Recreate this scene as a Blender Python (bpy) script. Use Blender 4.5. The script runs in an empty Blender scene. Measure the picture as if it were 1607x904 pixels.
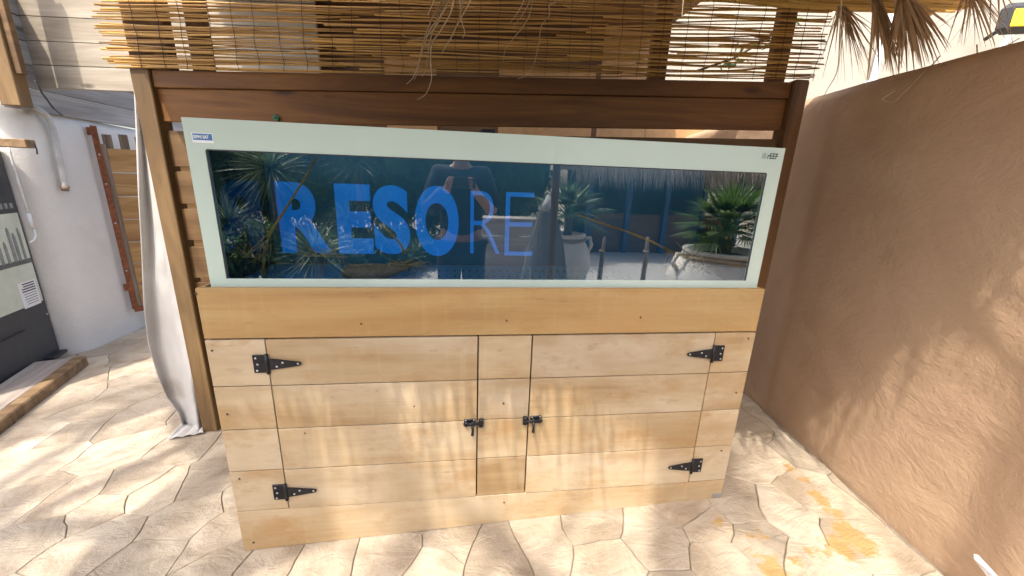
import bpy, bmesh, math, random
from mathutils import Vector, Matrix, noise
rnd = random.Random(7)
S = bpy.context.scene
COL = S.collection
R = math.radians

# ------------------------------------------------------------------ camera
CAM = Vector((0.8516, -1.2914, 1.4222))
PITCH, ROLL, YAW, FPX = 0.2641, 0.0353, -0.1295, 601.83
_r = Vector((math.cos(YAW), math.sin(YAW), 0)); _f = Vector((-math.sin(YAW), math.cos(YAW), 0)); _u = Vector((0, 0, 1))
FWD = _f*math.cos(PITCH) - _u*math.sin(PITCH); _u2 = _u*math.cos(PITCH) + _f*math.sin(PITCH)
RIGHT = _r*math.cos(ROLL) + _u2*math.sin(ROLL); UP = _u2*math.cos(ROLL) - _r*math.sin(ROLL)
cd = bpy.data.cameras.new('camera'); cam = bpy.data.objects.new('camera', cd); COL.objects.link(cam)
cd.sensor_width = 36; cd.lens = FPX/1607*36; cd.clip_start = 0.004; cd.clip_end = 1000
m3 = Matrix((RIGHT, UP, -FWD)).transposed()
cam.matrix_world = Matrix.Translation(CAM) @ m3.to_4x4()
S.camera = cam
# ------------------------------------------------------------------ light
SUN = Vector((0.65, 1.0, -2.05)).normalized()          # direction in which the light travels
w = bpy.data.worlds.new('World'); S.world = w; w.use_nodes = True
wn = w.node_tree.nodes; bg = wn['Background']
sky = wn.new('ShaderNodeTexSky'); sky.sky_type = 'NISHITA'; sky.sun_disc = False; sky.dust_density = 5.0; sky.ozone_density = 0.4
sky.sun_elevation = math.asin(-SUN.z); sky.sun_rotation = math.atan2(-SUN.x, -SUN.y)
w.node_tree.links.new(sky.outputs[0], bg.inputs[0]); bg.inputs[1].default_value = 0.15
sl = bpy.data.lights.new('sun', 'SUN'); so = bpy.data.objects.new('sun', sl); COL.objects.link(so)
sl.energy = 2.0; sl.angle = R(0.65); sl.color = (1.0, 0.93, 0.82)
so.rotation_euler = SUN.to_track_quat('-Z', 'Y').to_euler()
so.location = (-1, -4, 8)
S.view_settings.view_transform = 'Standard'; S.view_settings.look = 'None'; S.view_settings.gamma = 1
S.view_settings.exposure = 1.74
S.render.engine = 'CYCLES'
S.cycles.max_bounces = 10; S.cycles.diffuse_bounces = 6; S.cycles.transparent_max_bounces = 16
# ------------------------------------------------------------------ pixel helpers (photo pixels 1607x904)
def ray(px, py): return (FWD + RIGHT*((px-803.5)/FPX) - UP*((py-452)/FPX)).normalized()
def hit(px, py, p0, n):
    d = ray(px, py); n = Vector(n); return CAM + d*((Vector(p0)-CAM).dot(n)/d.dot(n))
def aty(px, py, y): return hit(px, py, (0, y, 0), (0, 1, 0))
SLOPE = 0.0486
def fz(x): return SLOPE*x
def onfloor(px, py): return hit(px, py, (0, 0, 0), (-SLOPE, 0, 1))
TY = 0.03                                                # plane of the tank's front glass
def refl(px, py, Y):
    h = aty(px, py, TY); d = h-CAM; d.y = -d.y; return h + d*((Y-h.y)/d.y)
# ------------------------------------------------------------------ materials
def new(name):
    m = bpy.data.materials.new(name); m.use_nodes = True
    nt = m.node_tree; return m, nt, nt.nodes, nt.links, nt.nodes['Principled BSDF']
def N(nt, t, **kw):
    n = nt.nodes.new('ShaderNode'+t)
    for k, v in kw.items(): setattr(n, k, v)
    return n
def inp(nt, node, idx, v):
    if hasattr(v, 'links') or hasattr(v, 'is_linked'): nt.links.new(v, node.inputs[idx])
    else: node.inputs[idx].default_value = v
def math_(nt, op, a, b=0.0):
    n = N(nt, 'Math', operation=op); inp(nt, n, 0, a); inp(nt, n, 1, b); return n.outputs[0]
def ramp(nt, fac, stops):
    n = N(nt, 'ValToRGB'); nt.links.new(fac, n.inputs[0]); cr = n.color_ramp
    while len(cr.elements) < len(stops): cr.elements.new(0.5)
    for e, (p, c) in zip(cr.elements, stops): e.position = p; e.color = (c[0], c[1], c[2], 1)
    return n.outputs[0]
def mixc(nt, fac, a, b, blend='MIX'):
    n = N(nt, 'Mix', data_type='RGBA', blend_type=blend)
    inp(nt, n, 0, fac)
    for i, v in ((6, a), (7, b)):
        if isinstance(v, tuple): n.inputs[i].default_value = (v[0], v[1], v[2], 1)
        else: nt.links.new(v, n.inputs[i])
    return n.outputs[2]
def noi(nt, vec, scale, detail=4, rough=0.55, dist=0.0):
    n = N(nt, 'TexNoise'); nt.links.new(vec, n.inputs['Vector']); n.inputs['Scale'].default_value = scale
    n.inputs['Detail'].default_value = detail; n.inputs['Roughness'].default_value = rough; n.inputs['Distortion'].default_value = dist
    return n.outputs[0]
def coords(nt, scale=(1, 1, 1), randomise=True):
    tc = N(nt, 'TexCoord'); mp = N(nt, 'Mapping'); mp.inputs['Scale'].default_value = scale
    v = tc.outputs['Object']
    if randomise:
        oi = N(nt, 'ObjectInfo'); va = N(nt, 'VectorMath', operation='SCALE')
        cx = N(nt, 'CombineXYZ'); nt.links.new(oi.outputs['Random'], cx.inputs[0]); nt.links.new(oi.outputs['Random'], cx.inputs[1]); nt.links.new(oi.outputs['Random'], cx.inputs[2])
        nt.links.new(cx.outputs[0], va.inputs[0]); va.inputs['Scale'].default_value = 37.0
        ad = N(nt, 'VectorMath', operation='ADD'); nt.links.new(v, ad.inputs[0]); nt.links.new(va.outputs[0], ad.inputs[1]); v = ad.outputs[0]
    nt.links.new(v, mp.inputs[0]); return mp.outputs[0]
def bump(nt, p, h, strength=0.3, dist=0.01):
    b = N(nt, 'Bump'); b.inputs['Strength'].default_value = strength; b.inputs['Distance'].default_value = dist
    nt.links.new(h, b.inputs['Height']); nt.links.new(b.outputs[0], p.inputs['Normal'])
def wood(name, dark, mid, light, axis=0, rough=0.65, grain=1.0, stain=None, coat=0.0, knots=True):
    m, nt, nd, lk, p = new(name)
    sc = [9.0, 9.0, 9.0]; sc[axis] = 0.8
    v = coords(nt, tuple(s*grain for s in sc))
    a = noi(nt, v, 1.0, 5, 0.6, 1.2)
    sc2 = [120.0, 120.0, 120.0]; sc2[axis] = 3.0
    v2 = coords(nt, tuple(s*grain for s in sc2)); f = noi(nt, v2, 1.0, 3, 0.6)
    c = ramp(nt, a, [(0.36, dark), (0.5, mid), (0.64, light)])
    c = mixc(nt, math_(nt, 'MULTIPLY', f, 0.5), c, tuple(x*0.55 for x in mid))
    sc3 = [3.0, 3.0, 3.0]; sc3[axis] = 1.3
    b = noi(nt, coords(nt, tuple(sc3)), 1.0, 4, 0.65)
    if stain:
        c = mixc(nt, ramp(nt, b, [(0.42, (0, 0, 0)), (0.66, (0.75,)*3)]), c, stain)
    if stain:
        rv = noi(nt, coords(nt, (26, 26, 1.5)), 1.0, 4, 0.7)
        c = mixc(nt, ramp(nt, rv, [(0.56, (0, 0, 0)), (0.74, (0.16,)*3)]), c, tuple(min(1, x*1.35) for x in light))  # pale vertical drips, also painting in streaks of light on the boards
        gr = noi(nt, coords(nt, (2.6, 2.6, 5.5)), 1.0, 6, 0.75)
        c = mixc(nt, ramp(nt, gr, [(0.52, (0, 0, 0)), (0.68, (0.62,)*3)]), c, (0.33, 0.18, 0.06))
        sp_ = noi(nt, coords(nt, (9, 9, 30)), 1.0, 6, 0.8)
        c = mixc(nt, ramp(nt, sp_, [(0.60, (0, 0, 0)), (0.72, (0.5,)*3)]), c, (0.16, 0.10, 0.055))
    if knots:
        vo = N(nt, 'TexVoronoi'); k3 = [4.5, 4.5, 4.5]; k3[axis] = 1.6; lk.new(coords(nt, tuple(k3)), vo.inputs['Vector']); vo.inputs['Scale'].default_value = 1.0
        kn = ramp(nt, vo.outputs['Distance'], [(0.05, (1, 1, 1)), (0.11, (0, 0, 0))])
        c = mixc(nt, kn, c, tuple(x*0.45 for x in dark))
    oi = N(nt, 'ObjectInfo'); hs = N(nt, 'HueSaturation'); lk.new(c, hs.inputs['Color'])
    lk.new(math_(nt, 'ADD', math_(nt, 'MULTIPLY', oi.outputs['Random'], 0.16), 0.92), hs.inputs['Value'])
    lk.new(hs.outputs[0], p.inputs['Base Color']); p.inputs['Roughness'].default_value = rough
    p.inputs['Coat Weight'].default_value = coat; p.inputs['Coat Roughness'].default_value = 0.35
    bump(nt, p, math_(nt, 'ADD', f, math_(nt, 'MULTIPLY', a, 0.6)), 0.25, 0.004)
    return m
def plain(name, c, rough=0.6, metal=0.0, var=0.15, scale=14.0, bmp=0.0, coat=0.0):
    m, nt, nd, lk, p = new(name); v = coords(nt)
    n = noi(nt, v, scale, 5, 0.6)
    col = ramp(nt, n, [(0.3, tuple(x*(1-var) for x in c)), (0.7, tuple(min(1, x*(1+var)) for x in c))])
    lk.new(col, p.inputs['Base Color']); p.inputs['Roughness'].default_value = rough; p.inputs['Metallic'].default_value = metal
    p.inputs['Coat Weight'].default_value = coat; p.inputs['Coat Roughness'].default_value = 0.03
    if bmp: bump(nt, p, n, bmp, 0.01)
    return m
def leafy(name, c1, c2, trans=0.35, rough=0.5):
    m, nt, nd, lk, p = new(name); g = N(nt, 'NewGeometry'); oi = N(nt, 'ObjectInfo')
    r = math_(nt, 'FRACT', math_(nt, 'ADD', g.outputs['Random Per Island'], oi.outputs['Random']))
    c = ramp(nt, r, [(0.0, c1), (1.0, c2)]); lk.new(c, p.inputs['Base Color']); p.inputs['Roughness'].default_value = rough
    tr = N(nt, 'BsdfTranslucent'); lk.new(c, tr.inputs[0]); mx = N(nt, 'MixShader'); mx.inputs[0].default_value = trans
    lk.new(p.outputs[0], mx.inputs[1]); lk.new(tr.outputs[0], mx.inputs[2]); lk.new(mx.outputs[0], nd['Material Output'].inputs[0])
    return m
def stucco(name, c1, c2, scale=1.0, strength=0.6, streak=0.0):
    m, nt, nd, lk, p = new(name); v = coords(nt, randomise=False)
    big = noi(nt, v, 1.4*scale, 5, 0.6, 0.6)
    c = ramp(nt, big, [(0.3, c1), (0.7, c2)])
    fine = noi(nt, v, 70, 4, 0.6); lk.new(mixc(nt, math_(nt, 'MULTIPLY', fine, 0.12), c, tuple(x*0.5 for x in c1)), p.inputs['Base Color'])
    p.inputs['Roughness'].default_value = 0.9
    mp = N(nt, 'Mapping'); mp.inputs['Scale'].default_value = (1, 1, 1.45); mp.inputs['Rotation'].default_value = (R(28), 0, 0); lk.new(v, mp.inputs[0])
    n1 = noi(nt, mp.outputs[0], 4.0*scale, 6, 0.66, 0.5); n2 = noi(nt, mp.outputs[0], 24*scale, 6, 0.68, 0.25); n3 = noi(nt, v, 120*scale, 3, 0.6)
    h = math_(nt, 'ADD', n1, math_(nt, 'ADD', math_(nt, 'MULTIPLY', n2, 0.30), math_(nt, 'MULTIPLY', n3, 0.05)))
    bump(nt, p, h, strength, 0.03)
    return m
M = {}
M['ply'] = wood('cabinet_plywood', (0.35, 0.20, 0.07), (0.43, 0.27, 0.105), (0.48, 0.325, 0.14), 0, 0.6, 0.7, stain=(0.42, 0.235, 0.085), knots=False)
M['ply_door'] = wood('door_plywood', (0.34, 0.215, 0.10), (0.42, 0.29, 0.15), (0.465, 0.345, 0.20), 0, 0.6, 0.7, stain=(0.50, 0.41, 0.29), knots=False)
M['fence'] = wood('fence_timber', (0.10, 0.036, 0.006), (0.17, 0.066, 0.011), (0.25, 0.11, 0.022), 0, 0.6)
M['slat'] = wood('slat_timber', (0.10, 0.052, 0.018), (0.16, 0.088, 0.033), (0.22, 0.13, 0.055), 0, 0.65)
M['post'] = wood('post_timber', (0.10, 0.055, 0.019), (0.165, 0.095, 0.034), (0.225, 0.14, 0.058), 2, 0.65)
M['post_dark'] = wood('dark_post_timber', (0.10, 0.045, 0.014), (0.16, 0.075, 0.024), (0.22, 0.11, 0.04), 2, 0.6)
M['pale_plank'] = wood('pale_plank', (0.26, 0.22, 0.165), (0.35, 0.30, 0.235), (0.43, 0.38, 0.31), 0, 0.7)
M['grey_plank'] = wood('grey_plank', (0.22, 0.21, 0.20), (0.32, 0.31, 0.30), (0.42, 0.41, 0.40), 1, 0.75)
M['gate_wood'] = wood('gate_plank', (0.28, 0.14, 0.045), (0.42, 0.235, 0.085), (0.53, 0.33, 0.14), 0, 0.65)
M['old_wood'] = wood('weathered_stick', (0.12, 0.085, 0.06), (0.24, 0.18, 0.135), (0.36, 0.29, 0.23), 2, 0.85)
M['sleeper'] = wood('sleeper_wood', (0.14, 0.08, 0.035), (0.24, 0.15, 0.072), (0.34, 0.235, 0.13), 1, 0.75)
M['hut_wood'] = wood('hut_wood', (0.075, 0.032, 0.012), (0.12, 0.055, 0.02), (0.16, 0.08, 0.03), 0, 0.7)
M['tan_panel'] = plain('tan_panel', (0.42, 0.24, 0.10), 0.7)
M['rust'] = plain('rusty_iron', (0.22, 0.075, 0.03), 0.75, 0.2, 0.4, 30, 0.3)
M['black_iron'] = plain('black_iron', (0.022, 0.023, 0.027), 0.42, 0.6, 0.35, 60, 0.1)
M['screw'] = plain('zinc_screw', (0.5, 0.5, 0.52), 0.35, 0.9)
M['rust_screw'] = plain('rusted_screw', (0.10, 0.06, 0.04), 0.6, 0.4)
M['joint'] = plain('joint_mortar', (0.20, 0.17, 0.135), 0.95, 0, 0.3, 25, 0.4)
M['ochre_wall'] = stucco('ochre_stucco', (0.42, 0.28, 0.175), (0.52, 0.36, 0.235), 1.0, 0.36)
M['white_wall'] = stucco('white_stucco', (0.62, 0.60, 0.565), (0.73, 0.71, 0.67), 1.2, 0.30)
M['cream_wall'] = stucco('cream_stucco', (0.36, 0.33, 0.275), (0.42, 0.39, 0.33), 1.5, 0.12)
def _smudge(m):
    nt = m.node_tree; p = nt.nodes['Principled BSDF']; n = noi(nt, coords(nt, (3, 3, 6)), 3.0, 6, 0.7)
    nt.links.new(ramp(nt, n, [(0.35, (0.16,)*3), (0.7, (0.26,)*3)]), p.inputs['Roughness']); return m
M['mint'] = _smudge(plain('mint_enamel', (0.50, 0.60, 0.525), 0.22, 0, 0.025, 2.0, 0, 0.6))
M['white_pvc'] = plain('white_pvc', (0.72, 0.72, 0.72), 0.4)
M['hose'] = plain('grey_hose', (0.46, 0.46, 0.44), 0.6, 0, 0.2)
M['black_plastic'] = plain('black_plastic', (0.028, 0.029, 0.032), 0.45, 0, 0.2)
M['dark_grey'] = plain('dark_grey_panel', (0.045, 0.047, 0.052), 0.5, 0, 0.1)
M['poster'] = plain('poster_pale', (0.56, 0.60, 0.50), 0.5, 0, 0.06)
M['poster_grey'] = plain('poster_tower', (0.22, 0.24, 0.24), 0.5, 0, 0.3)
M['poster_dark'] = plain('poster_dark', (0.10, 0.11, 0.11), 0.5, 0, 0.3)
M['label'] = plain('label_white', (0.75, 0.76, 0.76), 0.5, 0, 0.03)
M['ink'] = plain('ink', (0.03, 0.035, 0.04), 0.5)
M['grey_ink'] = plain('grey_ink', (0.28, 0.31, 0.29), 0.4)
M['blue_print'] = plain('blue_print', (0.05, 0.16, 0.36), 0.35)
M['green_plastic'] = plain('green_plastic', (0.01, 0.16, 0.085), 0.4)
M['yellow'] = plain('yellow_lens', (0.85, 0.62, 0.03), 0.3)
M['reed'] = leafy('reed', (0.24, 0.115, 0.025), (0.68, 0.42, 0.13), 0.12, 0.45)
M['wire'] = plain('stitching_wire', (0.03, 0.02, 0.015), 0.6)
M['roof_reed'] = leafy('roof_reed', (0.50, 0.30, 0.07), (0.82, 0.56, 0.17), 0.35, 0.6)
M['straw'] = leafy('pale_straw', (0.42, 0.32, 0.20), (0.66, 0.55, 0.40), 0.25, 0.6)
M['brown_frond'] = leafy('brown_frond', (0.28, 0.17, 0.085), (0.66, 0.49, 0.31), 0.25, 0.7)
M['thatch'] = leafy('thatch', (0.26, 0.20, 0.13), (0.52, 0.43, 0.32), 0.25, 0.85)
M['palm'] = leafy('palm_green', (0.045, 0.10, 0.02), (0.12, 0.22, 0.045), 0.45, 0.4)
M['yucca'] = leafy('yucca_green', (0.05, 0.10, 0.05), (0.16, 0.24, 0.12), 0.3, 0.4)
M['hedge'] = leafy('hedge_green', (0.035, 0.075, 0.02), (0.10, 0.18, 0.045), 0.45, 0.5)
M['vine'] = leafy('vine_green', (0.06, 0.16, 0.03), (0.12, 0.26, 0.05), 0.4, 0.5)
M['bark'] = plain('bark', (0.13, 0.09, 0.055), 0.9, 0, 0.4, 18, 0.6)
M['urn'] = plain('urn_plaster', (0.66, 0.63, 0.58), 0.8, 0, 0.1, 9, 0.2)
M['soil'] = plain('soil', (0.05, 0.035, 0.025), 0.95)
M['gravel'] = plain('gravel', (0.40, 0.38, 0.35), 0.95, 0, 0.35, 55, 0.8)
M['earth'] = plain('earth', (0.26, 0.21, 0.15), 0.95, 0, 0.3, 3, 0.3)
M['deck'] = wood('deck_plank', (0.30, 0.25, 0.21), (0.40, 0.34, 0.29), (0.48, 0.42, 0.37), 0, 0.8)
M['dark_room'] = plain('dark_interior', (0.02, 0.02, 0.024), 0.7)
M['blue_paint'] = plain('blue_paint', (0.02, 0.07, 0.17), 0.6)
M['skin'] = plain('skin', (0.42, 0.25, 0.17), 0.5, 0, 0.06)
M['navy'] = plain('navy_cloth', (0.012, 0.016, 0.035), 0.9)
M['jeans'] = plain('dark_trousers', (0.02, 0.022, 0.03), 0.9)
M['hair'] = plain('dark_hair', (0.02, 0.013, 0.009), 0.6)
M['grey_thatch'] = leafy('grey_thatch', (0.16, 0.16, 0.15), (0.30, 0.30, 0.28), 0.15, 0.9)
M['silver'] = plain('glossy_white', (0.75, 0.75, 0.78), 0.15, 0.1)
M['twig'] = plain('dry_twig', (0.34, 0.22, 0.06), 0.7, 0, 0.35, 20)
M['root'] = plain('dry_root', (0.42, 0.33, 0.19), 0.8, 0, 0.35, 20)
M['rock'] = plain('driftwood', (0.26, 0.21, 0.17), 0.9, 0, 0.5, 12, 0.8)
M['tank_blue'] = plain('tank_back_navy', (0.012, 0.12, 0.21), 0.5, 0, 0.1, 3)
M['tank_floor'] = plain('tank_floor_blue', (0.08, 0.30, 0.48), 0.5, 0, 0.05)
M['letter'] = plain('letter_blue', (0.02, 0.34, 0.95), 0.4, 0, 0.05, 3)
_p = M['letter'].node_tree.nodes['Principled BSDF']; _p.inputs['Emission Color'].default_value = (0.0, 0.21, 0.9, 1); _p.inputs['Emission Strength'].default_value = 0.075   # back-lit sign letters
def curtain_mat():
    m, nt, nd, lk, p = new('grey_curtain'); v = coords(nt, (1, 1, 1), False)
    c = ramp(nt, noi(nt, v, 5, 5, 0.6), [(0.3, (0.52, 0.51, 0.495)), (0.7, (0.60, 0.59, 0.575))])
    st = N(nt, 'VectorMath', operation='DISTANCE'); lk.new(v, st.inputs[0]); st.inputs[1].default_value = CURT_STAIN
    k = math_(nt, 'ADD', st.outputs['Value'], math_(nt, 'MULTIPLY', noi(nt, v, 12, 3), 0.07))
    c = mixc(nt, ramp(nt, k, [(0.07, (0.6,)*3), (0.115, (0, 0, 0))]), c, (0.30, 0.25, 0.21))
    lk.new(c, p.inputs['Base Color']); p.inputs['Roughness'].default_value = 0.85
    tr = N(nt, 'BsdfTranslucent'); lk.new(c, tr.inputs[0]); mx = N(nt, 'MixShader'); mx.inputs[0].default_value = 0.25
    lk.new(p.outputs[0], mx.inputs[1]); lk.new(tr.outputs[0], mx.inputs[2]); lk.new(mx.outputs[0], nd['Material Output'].inputs[0])
    bump(nt, p, noi(nt, v, 400, 2), 0.1, 0.002)
    return m
def glass_mat(name, fac, tint=(1, 1, 1)):
    m, nt, nd, lk, p = new(name); nd.remove(p)
    tr = N(nt, 'BsdfTransparent'); tr.inputs[0].default_value = (*tint, 1)
    gl = N(nt, 'BsdfGlossy'); gl.inputs['Roughness'].default_value = 0.0; gl.inputs[0].default_value = (0.92, 0.97, 1, 1)
    lw = N(nt, 'Fresnel'); lw.inputs[0].default_value = 1.5
    f = math_(nt, 'MINIMUM', math_(nt, 'ADD', math_(nt, 'MULTIPLY', lw.outputs[0], 0.9), fac), 1.0)
    mx = N(nt, 'MixShader'); lk.new(f, mx.inputs[0]); lk.new(tr.outputs[0], mx.inputs[1]); lk.new(gl.outputs[0], mx.inputs[2])
    lk.new(mx.outputs[0], nd['Material Output'].inputs[0]); return m
M['glass'] = glass_mat('front_glass', 0.21, (0.86, 0.94, 0.96))
M['side_glass'] = plain('side_glass_dark', (0.004, 0.02, 0.04), 0.02, 0.0, 0.1); M['side_glass'].node_tree.nodes['Principled BSDF'].inputs['IOR'].default_value = 1.5
STAINS = [(1240, 735, .05), (1262, 752, .05), (1285, 778, .06), (1310, 805, .06), (1330, 835, .085), (1352, 855, .08), (1318, 858, .075), (1285, 868, .05), (1250, 878, .045),
          (1215, 893, .085), (1126, 820, .035), (1196, 836, .035), (1180, 843, .032), (1184, 873, .035), (1147, 830, .02), (1292, 790, .06)]
def stone_mat():
    m, nt, nd, lk, p = new('stamped_stone'); v = coords(nt, randomise=False); vr = coords(nt)
    a = noi(nt, vr, 3.2, 6, 0.62, 0.8)
    c = ramp(nt, a, [(0.34, (0.26, 0.205, 0.145)), (0.5, (0.36, 0.30, 0.225)), (0.66, (0.43, 0.37, 0.29))])
    mp = N(nt, 'Mapping'); mp.inputs['Scale'].default_value = (3.2, 6.5, 3); mp.inputs['Rotation'].default_value = (0, 0, R(-32)); lk.new(vr, mp.inputs[0])
    b = noi(nt, mp.outputs[0], 1.6, 6, 0.7, 1.0)
    c = mixc(nt, ramp(nt, b, [(0.52, (0, 0, 0)), (0.76, (0.65,)*3)]), c, (0.20, 0.165, 0.125))
    oi = N(nt, 'ObjectInfo'); hs = N(nt, 'HueSaturation'); lk.new(c, hs.inputs['Color'])
    lk.new(math_(nt, 'ADD', math_(nt, 'MULTIPLY', oi.outputs['Random'], 0.34), 0.83), hs.inputs['Value']); c = hs.outputs[0]
    g = N(nt, 'NewGeometry'); dmin = None
    for (px, py, r) in STAINS:
        q = onfloor(px, py); ds = N(nt, 'VectorMath', operation='DISTANCE'); lk.new(g.outputs['Position'], ds.inputs[0]); ds.inputs[1].default_value = q
        t = math_(nt, 'SUBTRACT', ds.outputs['Value'], r*.78); dmin = t if dmin is None else math_(nt, 'MINIMUM', dmin, t)
    k = math_(nt, 'ADD', dmin, math_(nt, 'MULTIPLY', math_(nt, 'SUBTRACT', noi(nt, v, 22, 5, 0.65), 0.5), 0.16))
    c = mixc(nt, ramp(nt, math_(nt, 'ADD', k, 0.5), [(0.472, (0.85,)*3), (0.495, (0, 0, 0))]), c, (0.34, 0.205, 0.065))
    lk.new(c, p.inputs['Base Color']); p.inputs['Roughness'].default_value = 0.72
    h = math_(nt, 'ADD', math_(nt, 'MULTIPLY', b, 0.8), math_(nt, 'ADD', math_(nt, 'MULTIPLY', a, 0.8), math_(nt, 'MULTIPLY', noi(nt, v, 60, 4), 0.15)))
    bump(nt, p, h, 0.85, 0.022); return m
M['stone'] = stone_mat()
# ------------------------------------------------------------------ geometry helpers
def obj(name, verts, faces, mat, parent=None, smooth=False):
    me = bpy.data.meshes.new(name); me.from_pydata([tuple(v) for v in verts], [], faces); me.update()
    if smooth:
        for p in me.polygons: p.use_smooth = True
    me.materials.append(M[mat]); o = bpy.data.objects.new(name, me); COL.objects.link(o); o.parent = parent; return o
def frombm(name, bm, mat, parent=None, smooth=False):
    bmesh.ops.recalc_face_normals(bm, faces=bm.faces)
    me = bpy.data.meshes.new(name); bm.to_mesh(me); bm.free()
    if smooth:
        for p in me.polygons: p.use_smooth = True
    me.materials.append(M[mat]); o = bpy.data.objects.new(name, me); COL.objects.link(o); o.parent = parent; return o
def tag(o, label, cat, group=None, kind=None):
    o['label'] = label; o['category'] = cat
    if group: o['group'] = group
    if kind: o['kind'] = kind
    return o
def struct(o): o['kind'] = 'structure'; return o
def thing(name, label, cat, loc=(0, 0, 0), rz=0.0, group=None):
    o = bpy.data.objects.new(name, None); COL.objects.link(o); o.location = loc; o.rotation_euler = (0, 0, rz); o.empty_display_size = 0.1
    return tag(o, label, cat, group)
def box(name, lo, hi, mat, parent=None, bev=0.0, rot=None):
    """bevelled box; rot = (pivot, Matrix)"""
    bm = bmesh.new(); bmesh.ops.create_cube(bm, size=1)
    for v in bm.verts: v.co = Vector([lo[i] + (v.co[i]+0.5)*(hi[i]-lo[i]) for i in range(3)])
    if bev: bmesh.ops.bevel(bm, geom=list(bm.edges), offset=bev, segments=1, profile=0.5, affect='EDGES')
    if rot:
        pv = Vector(rot[0])
        for v in bm.verts: v.co = pv + rot[1] @ (v.co-pv)
    return frombm(name, bm, mat, parent)
def prism(name, pts, d, mat, parent=None, bev=0.0):
    """polygon pts (3D, planar) extruded by vector d"""
    bm = bmesh.new(); d = Vector(d); a = [bm.verts.new(Vector(p)) for p in pts]; b = [bm.verts.new(Vector(p)+d) for p in pts]
    n = len(pts); bm.faces.new(a); bm.faces.new(b[::-1])
    for i in range(n): bm.faces.new((a[i], a[(i+1) % n], b[(i+1) % n], b[i]))
    if bev: bmesh.ops.bevel(bm, geom=list(bm.edges), offset=bev, segments=1, profile=0.5, affect='EDGES')
    return frombm(name, bm, mat, parent)
def tube_data(pts, rad, n=6, cap=True):
    pts = [Vector(p) for p in pts]; V = []; F = []; k = len(pts)
    if not isinstance(rad, (list, tuple)): rad = [rad]*k
    ref = None
    for i, p in enumerate(pts):
        t = (pts[min(i+1, k-1)]-pts[max(i-1, 0)]).normalized()
        if ref is None: ref = t.orthogonal().normalized()
        ref = (ref - t*ref.dot(t)); ref = ref.normalized() if ref.length > 1e-6 else t.orthogonal().normalized()
        b = t.cross(ref)
        for j in range(n):
            a = 2*math.pi*j/n; V.append(p + (ref*math.cos(a)+b*math.sin(a))*rad[i])
    for i in range(k-1):
        for j in range(n): F.append((i*n+j, i*n+(j+1) % n, (i+1)*n+(j+1) % n, (i+1)*n+j))
    if cap: F.append(tuple(range(n))[::-1]); F.append(tuple((k-1)*n+j for j in range(n)))
    return V, F
def tube(name, pts, rad, mat, parent=None, n=6):
    V, F = tube_data(pts, rad, n); return obj(name, V, F, mat, parent, True)
class Bag:
    def __init__(s): s.V = []; s.F = []
    def add(s, V, F):
        o = len(s.V); s.V += list(V); s.F += [tuple(i+o for i in f) for f in F]
    def build(s, name, mat, parent=None, smooth=False): return obj(name, s.V, s.F, mat, parent, smooth)
def lathe(name, prof, mat, parent=None, n=28, at=(0, 0, 0)):
    V = []; F = []
    for (r, z) in prof:
        for j in range(n):
            a = 2*math.pi*j/n; V.append((at[0]+r*math.cos(a), at[1]+r*math.sin(a), at[2]+z))
    for i in range(len(prof)-1):
        for j in range(n): F.append((i*n+j, i*n+(j+1) % n, (i+1)*n+(j+1) % n, (i+1)*n+j))
    F.append(tuple(range(n))[::-1]); F.append(tuple((len(prof)-1)*n+j for j in range(n)))
    return obj(name, V, F, mat, parent, True)
def text_mesh(name, s, size, mat, parent, M4, bold=0.0, extrude=0.001, sx=1.0, spacing=1.0):
    cu = bpy.data.curves.new(name, 'FONT'); cu.body = s; cu.size = size; cu.offset = bold; cu.extrude = extrude; cu.space_character = spacing
    to = bpy.data.objects.new(name+'_tmp', cu); COL.objects.link(to); bpy.context.view_layer.update()
    me = bpy.data.meshes.new_from_object(to.evaluated_get(bpy.context.evaluated_depsgraph_get()))
    COL.objects.unlink(to); bpy.data.objects.remove(to)
    xs = [v.co.x for v in me.vertices]; x0 = min(xs)
    for v in me.vertices: v.co.x = (v.co.x-x0)*sx
    me.transform(M4); me.materials.clear(); me.materials.append(M[mat])
    o = bpy.data.objects.new(name, me); COL.objects.link(o); o.parent = parent; return o
FACE = Matrix(((1, 0, 0, 0), (0, 0, -1, 0), (0, 1, 0, 0), (0, 0, 0, 1)))     # xy text -> xz plane facing -y
# ================================================================== SETTING
# ground to the horizon
struct(obj('ground', [(-400, -400, -0.32), (400, -400, -0.32), (400, 400, -0.32), (-400, 400, -0.32)], [(0, 1, 2, 3)], 'earth'))
gv = Bag(); nx, ny = 60, 60
for j in range(ny+1):
    for i in range(nx+1):
        x = -12+26*i/nx; y = -14+11.4*j/ny; gv.V.append((x, y, -0.225+0.03*noise.noise((x*1.3, y*1.3, 3))))
for j in range(ny):
    for i in range(nx): a = j*(nx+1)+i; gv.F.append((a, a+1, a+nx+2, a+nx+1))
struct(gv.build('gravel_yard', 'gravel', None, True))
# right wall direction on the floor
WA, WB = onfloor(1175, 620), onfloor(1490, 904); WD = (WA-WB); WD.z = 0; WD.normalize(); WN = Vector((-WD.y, WD.x, 0))  # WD away from camera, WN towards the patio
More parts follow.
